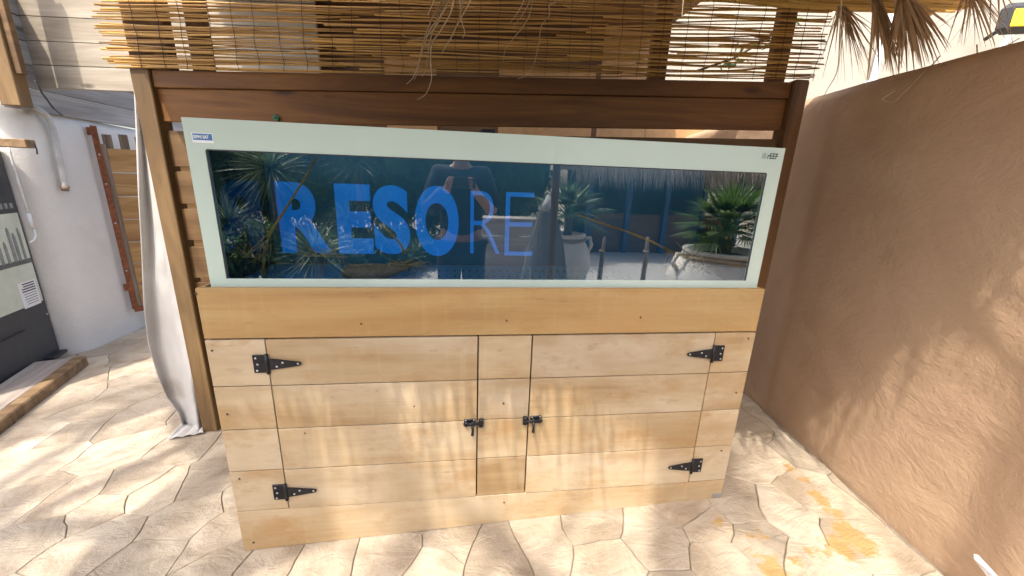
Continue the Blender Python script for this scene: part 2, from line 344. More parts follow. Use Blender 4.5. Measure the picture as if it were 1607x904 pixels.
# patio: base slab, then one stone after another
FX0, FX1, FY0, FY1 = -2.75, 3.0, -2.5, 4.2
FL = struct(obj('patio_floor', [(x, y, fz(x)-dz) for dz in (0.010, 0.15) for (x, y) in ((FX0-.6, FY0), (FX1, FY0), (FX1, FY1), (FX0-.6, FY1))],
            [(0, 1, 2, 3), (7, 6, 5, 4), (0, 4, 5, 1), (1, 5, 6, 2), (2, 6, 7, 3), (3, 7, 4, 0)], 'joint'))
SEED = [(506, 886), (602, 871), (708, 855), (686, 890), (776, 874), (851, 846), (934, 824), (953, 874), (1024, 843), (1074, 793), (1108, 824), (1136, 880), (1189, 846), (1155, 796),
        (1248, 815), (1292, 890), (1286, 781), (1335, 846), (180, 712), (211, 753), (249, 765), (330, 746), (292, 703), (152, 799), (109, 780), (56, 840), (140, 861), (280, 824),
        (336, 849), (233, 874), (336, 889), (40, 784), (53, 725), (40, 690), (118, 678), (420, 885), (205, 660), (250, 640), (190, 620), (235, 590), (150, 640), (205, 560), (240, 545)]
seeds = [onfloor(*p).xy for p in SEED]
tries = 0
while tries < 9000:
    tries += 1
    p = Vector((rnd.uniform(FX0-.6, FX1), rnd.uniform(FY0, FY1)))
    if all((p-q).length > (0.25 if k < len(SEED) else 0.27) for k, q in enumerate(seeds)): seeds.append(p)
def clip(poly, mid, nrm):
    out = []
    for i in range(len(poly)):
        a, b = poly[i], poly[(i+1) % len(poly)]; da, db = (a-mid).dot(nrm), (b-mid).dot(nrm)
        if da <= 0: out.append(a)
        if (da < 0 < db) or (db < 0 < da): out.append(a+(b-a)*(da/(da-db)))
    return out
def stone(poly):
    """one flag with a wobbling edge and a chamfer"""
    pts = []
    for i in range(len(poly)):
        a, b = poly[i], poly[(i+1) % len(poly)]; L = (b-a).length; k = max(1, int(L/0.04))
        for j in range(k): pts.append(a+(b-a)*(j/k))
    c = sum(pts, Vector((0, 0)))/len(pts); V = []; n = len(pts)
    wob = []
    for p in pts:
        q = Vector((p.x*5, p.y*5, 0)); o = Vector((noise.noise(q), noise.noise(q+Vector((7, 3, 0)))))*0.030+Vector((noise.noise(q*4), noise.noise(q*4+Vector((5, 1, 0)))))*0.008; wob.append(p+o)
    lift = rnd.uniform(-0.0015, 0.0015)
    for (ins, z) in ((0.0008, -0.03), (0.0012, -0.0040), (0.0042, 0.0)):
        for p in wob:
            d = (c-p); q = p + d.normalized()*min(ins, d.length*0.5)
            V.append((q.x, q.y, fz(q.x)+z+(lift if z > -0.02 else 0)))
    F = [tuple(range(2*n, 3*n))]
    for l in range(2):
        for i in range(n): F.append((l*n+i, l*n+(i+1) % n, (l+1)*n+(i+1) % n, (l+1)*n+i))
    return V, F
wl = Vector((WN.x, WN.y)); wp = Vector((WA.x, WA.y))
ns = 0; rest = Bag()
seeds.sort(key=lambda p: (p-Vector((.5, .5))).length)
for i, p in enumerate(seeds):
    poly = [Vector((p.x+.6, p.y+.6)), Vector((p.x-.6, p.y+.6)), Vector((p.x-.6, p.y-.6)), Vector((p.x+.6, p.y-.6))]
    for j, q in enumerate(seeds):
        if i != j and (q-p).length < 1.1: poly = clip(poly, (p+q)/2, (q-p).normalized())
        if len(poly) < 3: break
    for (mid, nr) in ((Vector((FX0-.6, 0)), Vector((-1, 0))), (Vector((0, FY0)), Vector((0, -1))), (Vector((0, FY1)), Vector((0, 1))), (wp+wl*0.02, -wl)):
        if len(poly) >= 3: poly = clip(poly, mid, nr)
    if len(poly) >= 3:
        A = abs(sum(poly[k].cross(poly[(k+1) % len(poly)]) for k in range(len(poly))))/2
        if A > 0.001:
            V, F = stone(poly)
            if ns < 290: obj('stone', V, F, 'stone', FL); ns += 1
            else: rest.add(V, F)
ro = rest.build('outer_stones', 'stone', FL); ro['kind'] = 'stuff'
# ochre wall on the right (thin grid so that its face is not dead flat)
def wall_grid(name, p0, d, L, z0, z1f, thick, mat, nu=60, nv=30, amp=0.006, round_=0.02):
    d = Vector(d); n = Vector((-d.y, d.x, 0)); V = []; F = []
    for i in range(nu+1):
        for j in range(nv+1):
            s = L*i/nu; z = z0+(z1f(s)-z0)*j/nv; p = p0+d*s
            off = amp*(noise.noise((s*2.1, z*2.1, 1.7))+0.5*noise.noise((s*6, z*6, 4)))
            if j == nv: off -= round_
            V.append((p.x+n.x*off, p.y+n.y*off, z))
    for i in range(nu):
        for j in range(nv): a = i*(nv+1)+j; F.append((a, a+nv+1, a+nv+2, a+1))
    o = len(V)
    for i in range(nu+1):
        s = L*i/nu; p = p0+d*s-n*thick; V.append((p.x, p.y, z1f(s)+.004)); V.append((p.x, p.y, z0))
    for i in range(nu):
        a = i*(nv+1)+nv; b = o+2*i; F.append((a, a+nv+1, b+2, b)); F.append((b, b+2, b+3, b+1))
    F.append(tuple([j for j in range(nv+1)]+[o, o+1])[::-1]); e = nu*(nv+1); F.append(tuple([e+j for j in range(nv+1)]+[o+2*nu, o+2*nu+1]))
    ob = obj(name, V, F, mat, None, True); return ob
WS = WA - WD*1.48; WS.z = 0
ow = wall_grid('garden_wall', WS, WD, 4.9, -0.2, lambda s: 1.905+0.03*math.sin((s+.1)*0.9)+0.004*noise.noise((s*3, 0, 0)), 0.22, 'ochre_wall', 140, 50, 0.008)
tag(ow, 'tall ochre stucco garden wall beside the aquarium cabinet', 'wall')
# ================================================================== CABINET
cab = thing('aquarium_cabinet', 'pale plywood aquarium cabinet with two doors and black strap hinges', 'cabinet')
Z = [1.0675, 0.8921, 0.7163, 0.5445, 0.3691, 0.190]; X = [0.0, 0.187, 0.903, 1.103, 1.8275, 2.0]; T = 0.02; DEP = 0.52
g = 0.0019
box('top_board', (0, 0, Z[1]+g), (2.0, T, Z[0]), 'ply', cab, 0.0015)
prism('bottom_board', [(0, 0, 0.001), (2.0, 0, 0.0965), (2.0, 0, Z[5]-g), (0, 0, Z[5]-g)], (0, T, 0), 'ply_door', cab, 0.0015)
box('carcass', (0.012, T+0.006, 0.10), (1.988, DEP-0.02, 1.005), 'black_plastic', cab)
box('side_panel', (0.0, T+.001, 0.0), (0.011, DEP, Z[0]-.002), 'ply', cab); box('side_panel', (1.989, T+.001, 0.097), (2.0, DEP, Z[0]-.002), 'ply', cab)
def row_boards(parent, x0, x1, mat, front=0.0):
    for r in range(1, 5):
        zt = Z[r]-(g if r > 1 else 0.004); zb = Z[r+1]+g
        box('board', (x0, front, zb), (x1, front+T, zt), mat, parent, 0.0012)
row_boards(cab, X[0], X[1]-.003, 'ply_door'); row_boards(cab, X[2]+.003, X[3]-.003, 'ply_door'); row_boards(cab, X[4]+.003, X[5], 'ply_door')
doors = []
for (a, b, fr) in ((X[1]+.002, X[2]-.002, -0.003), (X[3]+.002, X[4]-.002, -0.0025)):
    d = box('door', (a+.02, T-.002, Z[5]+.02), (b-.02, T+.004, Z[1]-.02), 'black_plastic', cab); row_boards(d, a, b, 'ply_door', fr)
def px_on_front(px, py, y=0.0): return aty(px, py, y)
def hinge(x, z, s):
    """T hinge: plate on the stile, knuckle on the gap, tapering strap on the door; s=+1 strap goes to +x"""
    y = -0.0035
    h = box('hinge', (min(x-s*.046, x-s*.006), y-.003, z-.033), (max(x-s*.046, x-s*.006), y+.0028, z+.033), 'black_iron', cab, 0.001)
    tube('knuckle', [(x, y-.004, z-.036), (x, y-.004, z+.036)], 0.006, 'black_iron', h, 10)
    pts = [(x+s*.007, y-.003, z-.021), (x+s*.04, y-.003, z-.017), (x+s*.102, y-.003, z-.0075), (x+s*.108, y-.003, z-.004), (x+s*.110, y-.003, z), (x+s*.108, y-.003, z+.004), (x+s*.102, y-.003, z+.0075), (x+s*.04, y-.003, z+.017), (x+s*.007, y-.003, z+.021)]
    prism('strap', pts, (0, -0.003, 0), 'black_iron', h)
    for (dx, dz) in ((-.034, .023), (-.030, 0), (-.034, -.023), (.030, -.009), (.050, .005), (.099, 0)):
        V, F = tube_data([(x+s*dx, y-.0055, z+dz), (x+s*dx, y-.0078, z+dz)], [.0045, .003], 8); obj('screw', V, F, 'screw', h, True)
for (px, py, s) in ((424, 570, 1), (453, 770, 1), (1112, 554, -1), (1082, 730, -1)):
    p = px_on_front(px, py); hinge(X[1] if s > 0 else X[4], p.z, s)
def latch(x, z, s):
    """slide bolt; s=+1: body on the left door, keep on the right of the gap"""
    y = -0.0035
    l = box('latch', (min(x-s*.050, x-s*.006), y-.003, z-.017), (max(x-s*.050, x-s*.006), y+.0028, z+.017), 'black_iron', cab, 0.003)
    tube('bolt', [(x-s*.052, y-.009, z), (x+s*.020, y-.009, z)], 0.0055, 'black_iron', l, 8)
    for dx in (-.042, -.016):
        box('guide', (x+s*dx-.006, y-.0155, z-.010), (x+s*dx+.006, y-.0025, z+.010), 'black_iron', l, 0.003)
    tube('handle', [(x-s*.018, y-.011, z-.004), (x-s*.017, y-.017, z-.022), (x-s*.018, y-.014, z-.046)], [.005, .0045, .006], 'black_iron', l, 8)
    box('keep', (min(x+s*.006, x+s*.024), y-.013, z-.018), (max(x+s*.006, x+s*.024), y+.0028, z+.018), 'black_iron', l, 0.004)
    for (dx, dz) in ((-.044, .0125), (-.012, .0125), (-.044, -.0125), (.019, .013)):
        V, F = tube_data([(x+s*dx, y-.003, z+dz), (x+s*dx, y-.006, z+dz)], [.0035, .0025], 8); obj('screw', V, F, 'screw', l, True)
latch(X[2], px_on_front(748, 662).z, 1); latch(X[3], px_on_front(826, 658).z, -1)
for (px, py) in ((567, 508), (795, 503), (1005, 498), (308, 461), (333, 550), (790, 633), (357, 650), (479, 679), (376, 751), (398, 851), (791, 788), (1155, 616), (1174, 531), (1132, 707), (650, 637)):
    p = px_on_front(px, py); V, F = tube_data([(p.x, 0.004, p.z), (p.x, -0.0036, p.z)], [.0038, .0032], 8); obj('screw', V, F, 'rust_screw', cab, True)
V, F = tube_data([(0, 0, 0), (0, 0, 0.001)], .001, 4)
pb = px_on_front(1123, 777)
box('corner_bracket', (1.955, -.0022, pb.z-.012), (1.999, 0.0, pb.z+.012), 'screw', cab, 0.0008)
# ================================================================== AQUARIUM
tank = thing('aquarium', 'long glass aquarium with pale mint border and blue lettering on its back', 'aquarium', (0, 0, 1.0))
tank.location = (0, 0, 0)
tx0, tx1, tz0, tz1 = 0.030, 1.988, 1.045, 1.579; wx0, wx1, wz0, wz1 = 0.0845, 1.9325, 1.0925, 1.490; BY = 0.46
bm = bmesh.new()
o_ = [(tx0, tz0), (tx1, tz0), (tx1, tz1), (tx0, tz1)]; i_ = [(wx0, wz0), (wx1, wz0), (wx1, wz1), (wx0, wz1)]
fo = [bm.verts.new((x, TY, z)) for x, z in o_]; fi = [bm.verts.new((x, TY, z)) for x, z in i_]; bo = [bm.verts.new((x, TY+.010, z)) for x, z in o_]; bi = [bm.verts.new((x, TY+.010, z)) for x, z in i_]
for k in range(4):
    l = (k+1) % 4
    bm.faces.new((fo[k], fo[l], fi[l], fi[k])); bm.faces.new((bo[k], bi[k], bi[l], bo[l])); bm.faces.new((fo[k], bo[k], bo[l], fo[l])); bm.faces.new((fi[k], fi[l], bi[l], bi[k]))
fr = frombm('border', bm, 'mint', tank)
obj('front_pane', [(wx0, TY+.002, wz0), (wx1, TY+.002, wz0), (wx1, TY+.002, wz1), (wx0, TY+.002, wz1)], [(0, 1, 2, 3)], 'glass', tank)
box('back_panel', (tx0+.012, BY, tz0+.011), (tx1-.012, BY+.008, tz1-.002), 'tank_blue', tank)
box('side_pane', (tx0+.001, TY+.0105, tz0+.002), (tx0+.011, BY+.008, tz1-.002), 'side_glass', tank); box('side_pane', (tx1-.011, TY+.0105, tz0+.002), (tx1-.001, BY+.008, tz1-.002), 'side_glass', tank)
tf = box('tank_floor', (tx0+.012, TY+.011, tz0), (tx1-.012, BY-.001, tz0+.010), 'tank_floor', tank)
for i in range(30):
    for j in range(3):
        x = 0.62+i*0.032+rnd.uniform(-.003, .003); y = 0.12+j*0.10
        box('slot', (x, y, tz0+.0101), (x+.005, y+.028, tz0+.0112), 'ink', tf)
zt = aty(650, 292, BY).z; zb = aty(720, 400, BY).z
def letters(s, x0, x1, z0, z1, bold, mat):
    o = text_mesh('lettering', s, 1.0, mat, tank, Matrix.Identity(4), bold, 0.0)
    xs = [v.co.x for v in o.data.vertices]; ys = [v.co.y for v in o.data.vertices]
    for v in o.data.vertices:
        v.co = Vector((x0+(v.co.x-min(xs))/(max(xs)-min(xs))*(x1-x0), BY-.002, z0+(v.co.y-min(ys))/(max(ys)-min(ys))*(z1-z0)))
    return o
xp = lambda px: aty(px, 340, BY).x
letters('R', xp(437), xp(518), zb, zt, 0.045, 'letter'); letters('E', xp(528), xp(584), zb, zt, 0.045, 'letter')
letters('S', xp(586), xp(643), zb, zt, 0.045, 'letter'); letters('O', xp(651), xp(720), zb-.006, zt+.004, 0.05, 'letter')
letters('R', xp(738), xp(787), zb, zt-.012, -0.022, 'letter'); letters('E', xp(793), xp(838), zb, zt-.012, -0.022, 'letter')
for (a, b) in (((wx0-.0035, wz0), (wx0+.0005, wz1)), ((wx0, wz1-.0005), (wx1, wz1+.003)), ((wx1-.0005, wz0), (wx1+.003, wz1))):
    box('silicone_seal', (a[0], TY-.0006, a[1]), (b[0], TY+.0012, b[1]), 'black_plastic', fr)
# stickers printed on the border
st = box('sticker', (0.051, TY-.0012, 1.510), (0.109, TY-.0002, 1.538), 'label', tank)
box('band', (0.0535, TY-.0018, 1.5175), (0.1065, TY-.0013, 1.5355), 'blue_print', st)
text_mesh('lettering', 'SEPMI SAT', 0.0125, 'label', st, Matrix.Translation((0.0545, TY-.0022, 1.5222)) @ FACE, 0.0004, 0.0001, 0.76)
text_mesh('lettering', 'IB', 0.026, 'grey_ink', tank, Matrix.Translation((1.903, TY-.0006, 1.541)) @ FACE, 0.0004, 0.0002, 0.8)
text_mesh('lettering', 'rEEF', 0.027, 'ink', tank, Matrix.Translation((1.924, TY-.0006, 1.541)) @ FACE, 0.0004, 0.0002, 0.82)
# dry plants lying inside the tank
def inpt(px, py, y): return aty(px, py, y)
def twig(name, label, pix, y, r0, r1, mat='twig', forks=()):
    t = thing(name, label, 'twig', inpt(*pix[0], y)); L = t.location.copy()
    k = len(pix); tube('stem', [inpt(px, py, y+.02*math.sin(i))-L for i, (px, py) in enumerate(pix)], [r0+(r1-r0)*i/(k-1) for i in range(k)], mat, t, 6)
    for f in forks: tube('side_shoot', [inpt(px, py, y+.01*i)-L for i, (px, py) in enumerate(f)], [r1*1.3]+[r1*.7]*(len(f)-1), mat, t, 5)
    return t
twig('dry_stalk', 'slanting yellow dry stalk standing inside the aquarium across the letter R', [(413, 432), (415, 395), (424, 365), (452, 322), (478, 280), (498, 246)], 0.16, .0065, .0028, 'twig', [[(415, 390), (405, 378), (402, 372)], [(414, 400), (398, 400), (368, 400)], [(414, 400), (385, 415), (383, 435)]])
twig('dry_stalk', 'long orange dry stalk leaning towards the potted palm reflection inside the aquarium', [(1078, 402), (1055, 396), (1020, 378), (980, 362), (940, 349), (908, 337)], 0.18, .0065, .0025, 'twig', [[(1078, 402), (1068, 412), (1050, 422), (1035, 425)], [(1062, 396), (1048, 412), (1050, 430)], [(1078, 402), (1066, 385), (1060, 380)]])
twig('dry_stalk', 'short thin dry stalk above the driftwood inside the aquarium', [(634, 398), (630, 385), (615, 368), (598, 350)], 0.18, .005, .002, 'twig', [[(634, 398), (640, 390), (652, 396)]])
def grass_clump(label, base, y, blades, mat='root'):
    t = thing('dry_grass_clump', label, 'dry grass', inpt(*base, y), 0, 'dry plant clumps inside the aquarium'); L = t.location.copy()
    for b in blades: tube('blade', [inpt(px, py, y+.012*i)-L for i, (px, py) in enumerate(b)], [.0022]+[.0019]*(len(b)-2)+[.001], mat, t, 5)
bl = []
for i in range(14):
    x = 352+i*6+rnd.uniform(-3, 3); b = 402+rnd.uniform(-6, 8); bl.append([(388+rnd.uniform(-12, 20), 405), (x+rnd.uniform(-6, 6), b-18-rnd.uniform(0, 14)), (x+rnd.uniform(-14, 8), b+rnd.uniform(4, 30))])
grass_clump('dry bent grass clump inside the aquarium at the foot of the slanting stalk', (390, 412), 0.15, bl)
bl = []
for i in range(12):
    x = 470+i*7+rnd.uniform(-3, 3); bl.append([(rnd.uniform(470, 530), rnd.uniform(396, 404)), (x, 398+rnd.uniform(-12, 6)), (x+rnd.uniform(-16, 18), 412+rnd.uniform(0, 22))])
grass_clump('dry grass clump inside the aquarium below the letter E', (500, 405), 0.2, bl)
bl = []
for i in range(13):
    bl.append([(634+rnd.uniform(-6, 8), 418+rnd.uniform(-3, 3)), (640+rnd.uniform(-40, 35), 410+rnd.uniform(-4, 10)), (640+rnd.uniform(-75, 45), 430+rnd.uniform(-4, 6))])
grass_clump('dry root tangle spread over the driftwood inside the aquarium', (640, 420), 0.12, bl)
bl = []
for i in range(12):
    bl.append([(1075+rnd.uniform(-6, 6), 408), (1075+rnd.uniform(-30, 30), 402+rnd.uniform(-14, 6)), (1080+rnd.uniform(-45, 45), 424+rnd.uniform(-6, 12))])
grass_clump('dry grass clump inside the aquarium at the foot of the orange stalk', (1075, 412), 0.15, bl)
dp = inpt(592, 436, 0.12); V = []; F = []
dw = Bag()
for k in range(2):
    pts = []; rr = []
    for i in range(9):
        q = inpt(538+i*13+k*6, 428-k*9-(10 if i > 5 else 0)*(i-5)/3, 0.13+.05*k); pts.append(q); rr.append((0.028-.012*abs(i-3)/4)*(1 if k == 0 else .5)*(1+.3*noise.noise((i, k, 2))))
    dw.add(*tube_data(pts, rr, 9))
tag(dw.build('driftwood', 'rock', None, True), 'weathered brown driftwood lying on the aquarium floor', 'driftwood')
# ================================================================== FENCE behind the tank
FA = R(-5.0); P0 = onfloor(318, 678)
fd = Vector((math.cos(FA), math.sin(FA), 0)); fnrm = Vector((fd.y, -fd.x, 0))
fence = thing('timber_fence', 'brown horizontal board fence with posts standing behind the aquarium', 'fence', (P0.x, P0.y, 0), FA)
RS = 0.025                                          # the rails climb with the ground
def sl_board(name, s0, s1, y0, y1, z0, z1, mat, parent, bev=.002):
    b = box(name, (s0, y0, z0), (s1, y1, z1), mat, parent, bev)
    for v in b.data.vertices: v.co.z += RS*v.co.x
    return b
def on_fence(px, py, off=0.0):
    p = hit(px, py, P0+Vector((math.sin(FA), -math.cos(FA), 0))*off, fnrm); q = p-P0; return Vector((q.dot(fd), -off, p.z))
box('post', (0.0, 0.0, P0.z+.002), (0.085, 0.085, 1.872), 'post', fence, 0.004)
box('post', (3.098, -0.01, 0.10), (3.165, 0.085, 1.953), 'post_dark', fence, 0.004)
box('edge_batten', (3.1655, 0.012, 0.10), (3.183, 0.04, 1.95), 'post', fence, 0.002)
sl_board('rail', 0.0865, 3.0965, 0.012, 0.06, 1.796, 1.868, 'fence', fence, .003)
zz = [(1.652, 1.7945), (1.447, 1.611), (1.268, 1.424), (1.084, 1.243), (0.884, 1.050), (0.70, 0.86), (0.52, 0.68), (0.34, 0.50), (0.16, 0.32)]
for i, (a, b) in enumerate(zz): sl_board('slat', 0.0867, 3.0963, 0.026 if i == 0 else 0.034, 0.052 if i == 0 else 0.058, a, b, 'fence' if i == 0 else 'slat', fence)
for s in (0.30, 2.44, 3.03): box('screen_upright', (s-.04, 0.030, 1.80), (s+.04, 0.075, 2.62), 'post_dark', fence, .003)
box('screen_upright', (-0.005, 0.02, 1.874), (0.17, 0.075, 2.62), 'post_dark', fence, .003)
# reed screen tied to the uprights above the rail
screen = thing('reed_screen', 'split reed screen tied above the fence rail under the roof', 'reed screen', (P0.x, P0.y, 0), FA)
rows = 55
meshes = []
for r in range(rows):
    z = 1.872+r*0.0084
    s = -0.075+rnd.uniform(-.03, .035); k = 0
    while s < 3.16:
        L = rnd.uniform(0.9, 1.5); e = min(s+L, 3.19+rnd.uniform(-.03, .03))
        if 3.2-e < .25: e = 3.19+rnd.uniform(-.03, .03)
        rad = rnd.uniform(.0026, .0052); dz = rnd.gauss(0, .0035); tilt = rnd.gauss(0, .012); n = 6
        pts = [(s+(e-s)*i/n, -.006+rnd.gauss(0, .0015), RS*(s+(e-s)*i/n)+z+dz+tilt*(i/n-.5)+.003*math.sin(i*1.3+r)+rnd.gauss(0, .0012)) for i in range(n+1)]
        tube('reed', pts, [rad*(1-.25*i/n) for i in range(n+1)], 'reed', screen, 5)
        s = e-rnd.uniform(0.0, .10); k += 1
        if e > 3.1: break
for i in range(30):
    s = 0.06+i*0.108+rnd.uniform(-.02, .02); pts = []
    for j in range(16):
        z = 1.868+RS*s+j*.032; pts.append((s+.012*noise.noise((i, j*.4, 0)), -.0125, z))
    tube('stitching', pts, .0011, 'wire', screen, 4)
# small green clip on the board
gp = on_fence(430, 184, 0.0)
gc = thing('green_clip', 'small green plastic clip fixed to the board above the aquarium', 'clip', P0+fd*gp.x+Vector((0, 0, gp.z-P0.z)), FA)
box('plate', (-.014, .014, -.012), (.014, .0255, .012), 'green_plastic', gc, .003, rot=((0, .02, 0), Matrix.Rotation(R(25), 3, 'Y'))); tube('peg', [(0, .016, 0), (0, .008, 0)], .004, 'ink', gc, 8)
# ================================================================== CURTAIN left of the post
def fpt(px, py, off): p = on_fence(px, py, off); return P0+fd*p.x+Vector((0, 0, p.z-P0.z))+Vector((math.sin(FA), -math.cos(FA), 0))*off
rowsC = [(132, 211, 222), (200, 214, 236), (300, 217, 257), (400, 222, 282), (480, 225, 298), (540, 232, 305), (590, 247, 312), (625, 262, 314), (650, 280, 316), (668, 286, 318)]
CURT_STAIN = fpt(272, 612, -0.05)
M['curtain'] = curtain_mat()
NU = 36; V = []; F = []; NR = 44
def lerp_row(t):
    k = t*(len(rowsC)-1); i = min(int(k), len(rowsC)-2); f = k-i; return tuple(rowsC[i][j]*(1-f)+rowsC[i+1][j]*f for j in range(3))
for r in range(NR+1):
    t = r/NR; y, xl, xr = lerp_row(t)
    for c in range(NU+1):
        u = c/NU; off = -0.05+0.030*math.sin(u*6.6+2.2+t*.8)*(0.5+.5*t)+0.011*math.sin(u*14+t*3)*(.5+.5*t)+.014*noise.noise((u*3, t*6, 0))
        p = fpt(xl+(xr-xl)*u, y, off); p.z = max(p.z, fz(p.x)+.006); V.append(p)
for r in range(6):                                  # the hem spread on the floor
    t = (r+1)/6
    for c in range(NU+1):
        u = c/NU; a = V[NR*(NU+1)+c]; b = onfloor(262+58*u, 692-10*u); q = a.lerp(b, t); q.z = fz(q.x)+.006+.022*abs(math.sin(u*10+t*2))*(1-t*.6); V.append(q)
for r in range(NR+6):
    for c in range(NU): a = r*(NU+1)+c; F.append((a, a+1, a+NU+2, a+NU+1))
cu = obj('curtain', V, F, 'curtain', None, True); md = cu.modifiers.new('thick', 'SOLIDIFY'); md.thickness = .003
tag(cu, 'pale grey fabric curtain hanging beside the timber post onto the floor', 'curtain')
# ================================================================== LEFT: white wall, gate, machine, planks
LX = -2.40
def atx(px, py, x=LX): return hit(px, py, (x, 0, 0), (1, 0, 0))
pr = []                                            # plan of the wall: recess, rounded corner, long face
for i in range(9):
    a = R(90)*i/8; pr.append((LX-.20+.20*math.sin(a), 2.33-.20*math.cos(a)))
plan = [(-4.2, 2.13), (-3.2, 2.13)]+pr+[(LX, 2.53+.12*i) for i in range(16)]
V = []; F = []; nz = 26; k = len(plan)
def lw_top(x, y): return 1.85+(0.02*noise.noise((x*2, y*2, 0)))-0.02*(y-2.3)
for i, (x, y) in enumerate(plan):
    for j in range(nz+1):
        z = -.2+(lw_top(x, y)+.2)*j/nz; o = .006*noise.noise((x*3, y*3, z*3)); ed = max(0, (z-1.75)/.1)**2*.03
        V.append((x+o-ed*(1 if i > 6 else 0), y+o+(ed if i <= 6 else 0), z))
for i in range(k-1):
    for j in range(nz): a = i*(nz+1)+j; F.append((a, a+nz+1, a+nz+2, a+1))
o = len(V)
for (x, y) in plan: V.append((min(x-.25, -2.7) if y > 2.3 else x, y+.30 if y < 2.4 else y, lw_top(x, y)+.01))
for i in range(k-1): F.append((i*(nz+1)+nz, (i+1)*(nz+1)+nz, o+i+1, o+i))
lw = obj('white_wall', V, F, 'white_wall', None, True); tag(lw, 'white plastered wall with a rounded corner beside the vending machine', 'wall')
# grey boards on top of the white wall
gb = thing('grey_board_wall', 'weathered grey boards above the white plastered wall', 'board wall', (LX, 2.2, 1.87))
for i in range(5):
    b = box('plank', (-.04, -.06, i*.165-.034), (.006, 2.6, (i+1)*.165-.042), 'grey_plank', gb, .002)
# pale planks running across, between wall and screen
pp = thing('pale_plank_panel', 'pale horizontal planks of the panel left of the reed screen', 'plank panel', (0, 2.12, 0), R(-6))
for i in range(6):
    z0 = 2.012+i*.1615
    b = box('plank', (-3.6, 0.0, z0+.002), (-.25, .03, z0+.159), 'pale_plank', pp, .002)
box('backing_batten', (-2.38, .031, 2.03), (-2.30, .07, 2.9), 'old_wood', pp)
# post standing on the wall
a = aty(6, 165, 2.08); b = aty(46, 165, 2.08)
wp_ = thing('wall_post', 'brown square timber post standing on the white wall', 'post', (a.x, 2.06, 1.84))
box('shaft', (0, 0, 0), (b.x-a.x-.035, .09, 1.2), 'post', wp_, .004)
box('batten', (b.x-a.x-.034, .02, .21), (b.x-a.x+.008, .06, 1.2), 'slat', wp_, .003)
box('block', (-.20, -.015, .05), (-.004, .08, .30), 'label', wp_, .004)
# bare beam end sticking in from the left
q0 = aty(0, 213, 1.95); q1 = aty(52, 222, 1.95)
bmx = thing('beam_end', 'short pale beam end jutting out over the vending machine', 'beam', (q1.x, 1.93, q1.z))
box('beam', (-.6, 0, -.045), (-.03, .07, .012), 'sleeper', bmx, .004); tube('hook', [(-.028, .03, .0), (-.01, .03, -.012), (0.0, .03, -.05), (-.005, .03, -.085)], .004, 'black_iron', bmx, 6)
# corrugated hose hanging over the wall
hp = [(47, 168), (62, 172), (76, 184), (84, 204), (89, 228), (94, 252), (99, 276), (103, 297)]
ctrl = []
for i, (px, py) in enumerate(hp):
    q = atx(px, py, LX+.035); 
    if i == 0: q = atx(px, py, LX-.02)
    ctrl.append(q)
pts = []
for i in range(len(ctrl)-1):
    for s in range(10): pts.append(ctrl[i].lerp(ctrl[i+1], s/10))
sm = [sum((pts[max(0, min(len(pts)-1, i+d))] for d in range(-4, 5)), Vector())/9 for i in range(len(pts))]
ho = thing('corrugated_hose', 'grey corrugated hose hanging down over the white wall', 'hose', sm[-1])
tube('hose', [p-sm[-1] for p in sm], [.018+.004*(i % 2) for i in range(len(sm))], 'hose', ho, 12)
tube('sleeve', [sm[-1]-sm[-1]+Vector((0, 0, .005)), Vector((.001, -.008, -.035))], [.026, .022], 'old_wood', ho, 12)
# black cable sagging across the grey boards
cbl = [aty(55, 126, 2.10), aty(66, 146, 2.15), aty(84, 170, 2.2), atx(98, 181, LX+.01)]
tag(tube('cable', cbl, .006, 'ink', None, 6), 'thin black cable hanging in front of the grey boards', 'cable')
# white conduit beside the machine
cc = [(12, 226), (16, 240), (28, 285), (44, 335)]; MX = -2.44
wc = thing('white_conduit', 'thin white cable with a plug running down behind the vending machine', 'cable', atx(44, 335, MX)); L = wc.location.copy()
tube('upper_cable', [atx(px, py, MX)-L for px, py in cc], .007, 'white_pvc', wc, 8)
tube('plug', [atx(44, 335, MX)-L, atx(51, 358, MX)-L], .013, 'white_pvc', wc, 8)
tube('lower_cable', [atx(52, 358, MX)-L, atx(56, 370, MX)-L, atx(53, 377, MX)-L, atx(46, 381, MX)-L], .007, 'white_pvc', wc, 8)
# vending machine: local x along its front (towards the camera), local y into the machine
ma = Vector((-2.532, 2.133, -.12)); mb = Vector((-2.349, 1.494, -.11)); mdv = (mb-ma); mdv.z = 0; mdv.normalize(); mn = Vector((-mdv.y, mdv.x, 0))   # mn -> towards patio (+x)
mang = math.atan2(mdv.y, mdv.x)
vm = thing('vending_machine', 'black drinks vending machine with a pale skyline picture on its front', 'vending machine', (ma.x, ma.y, -.10), mang)
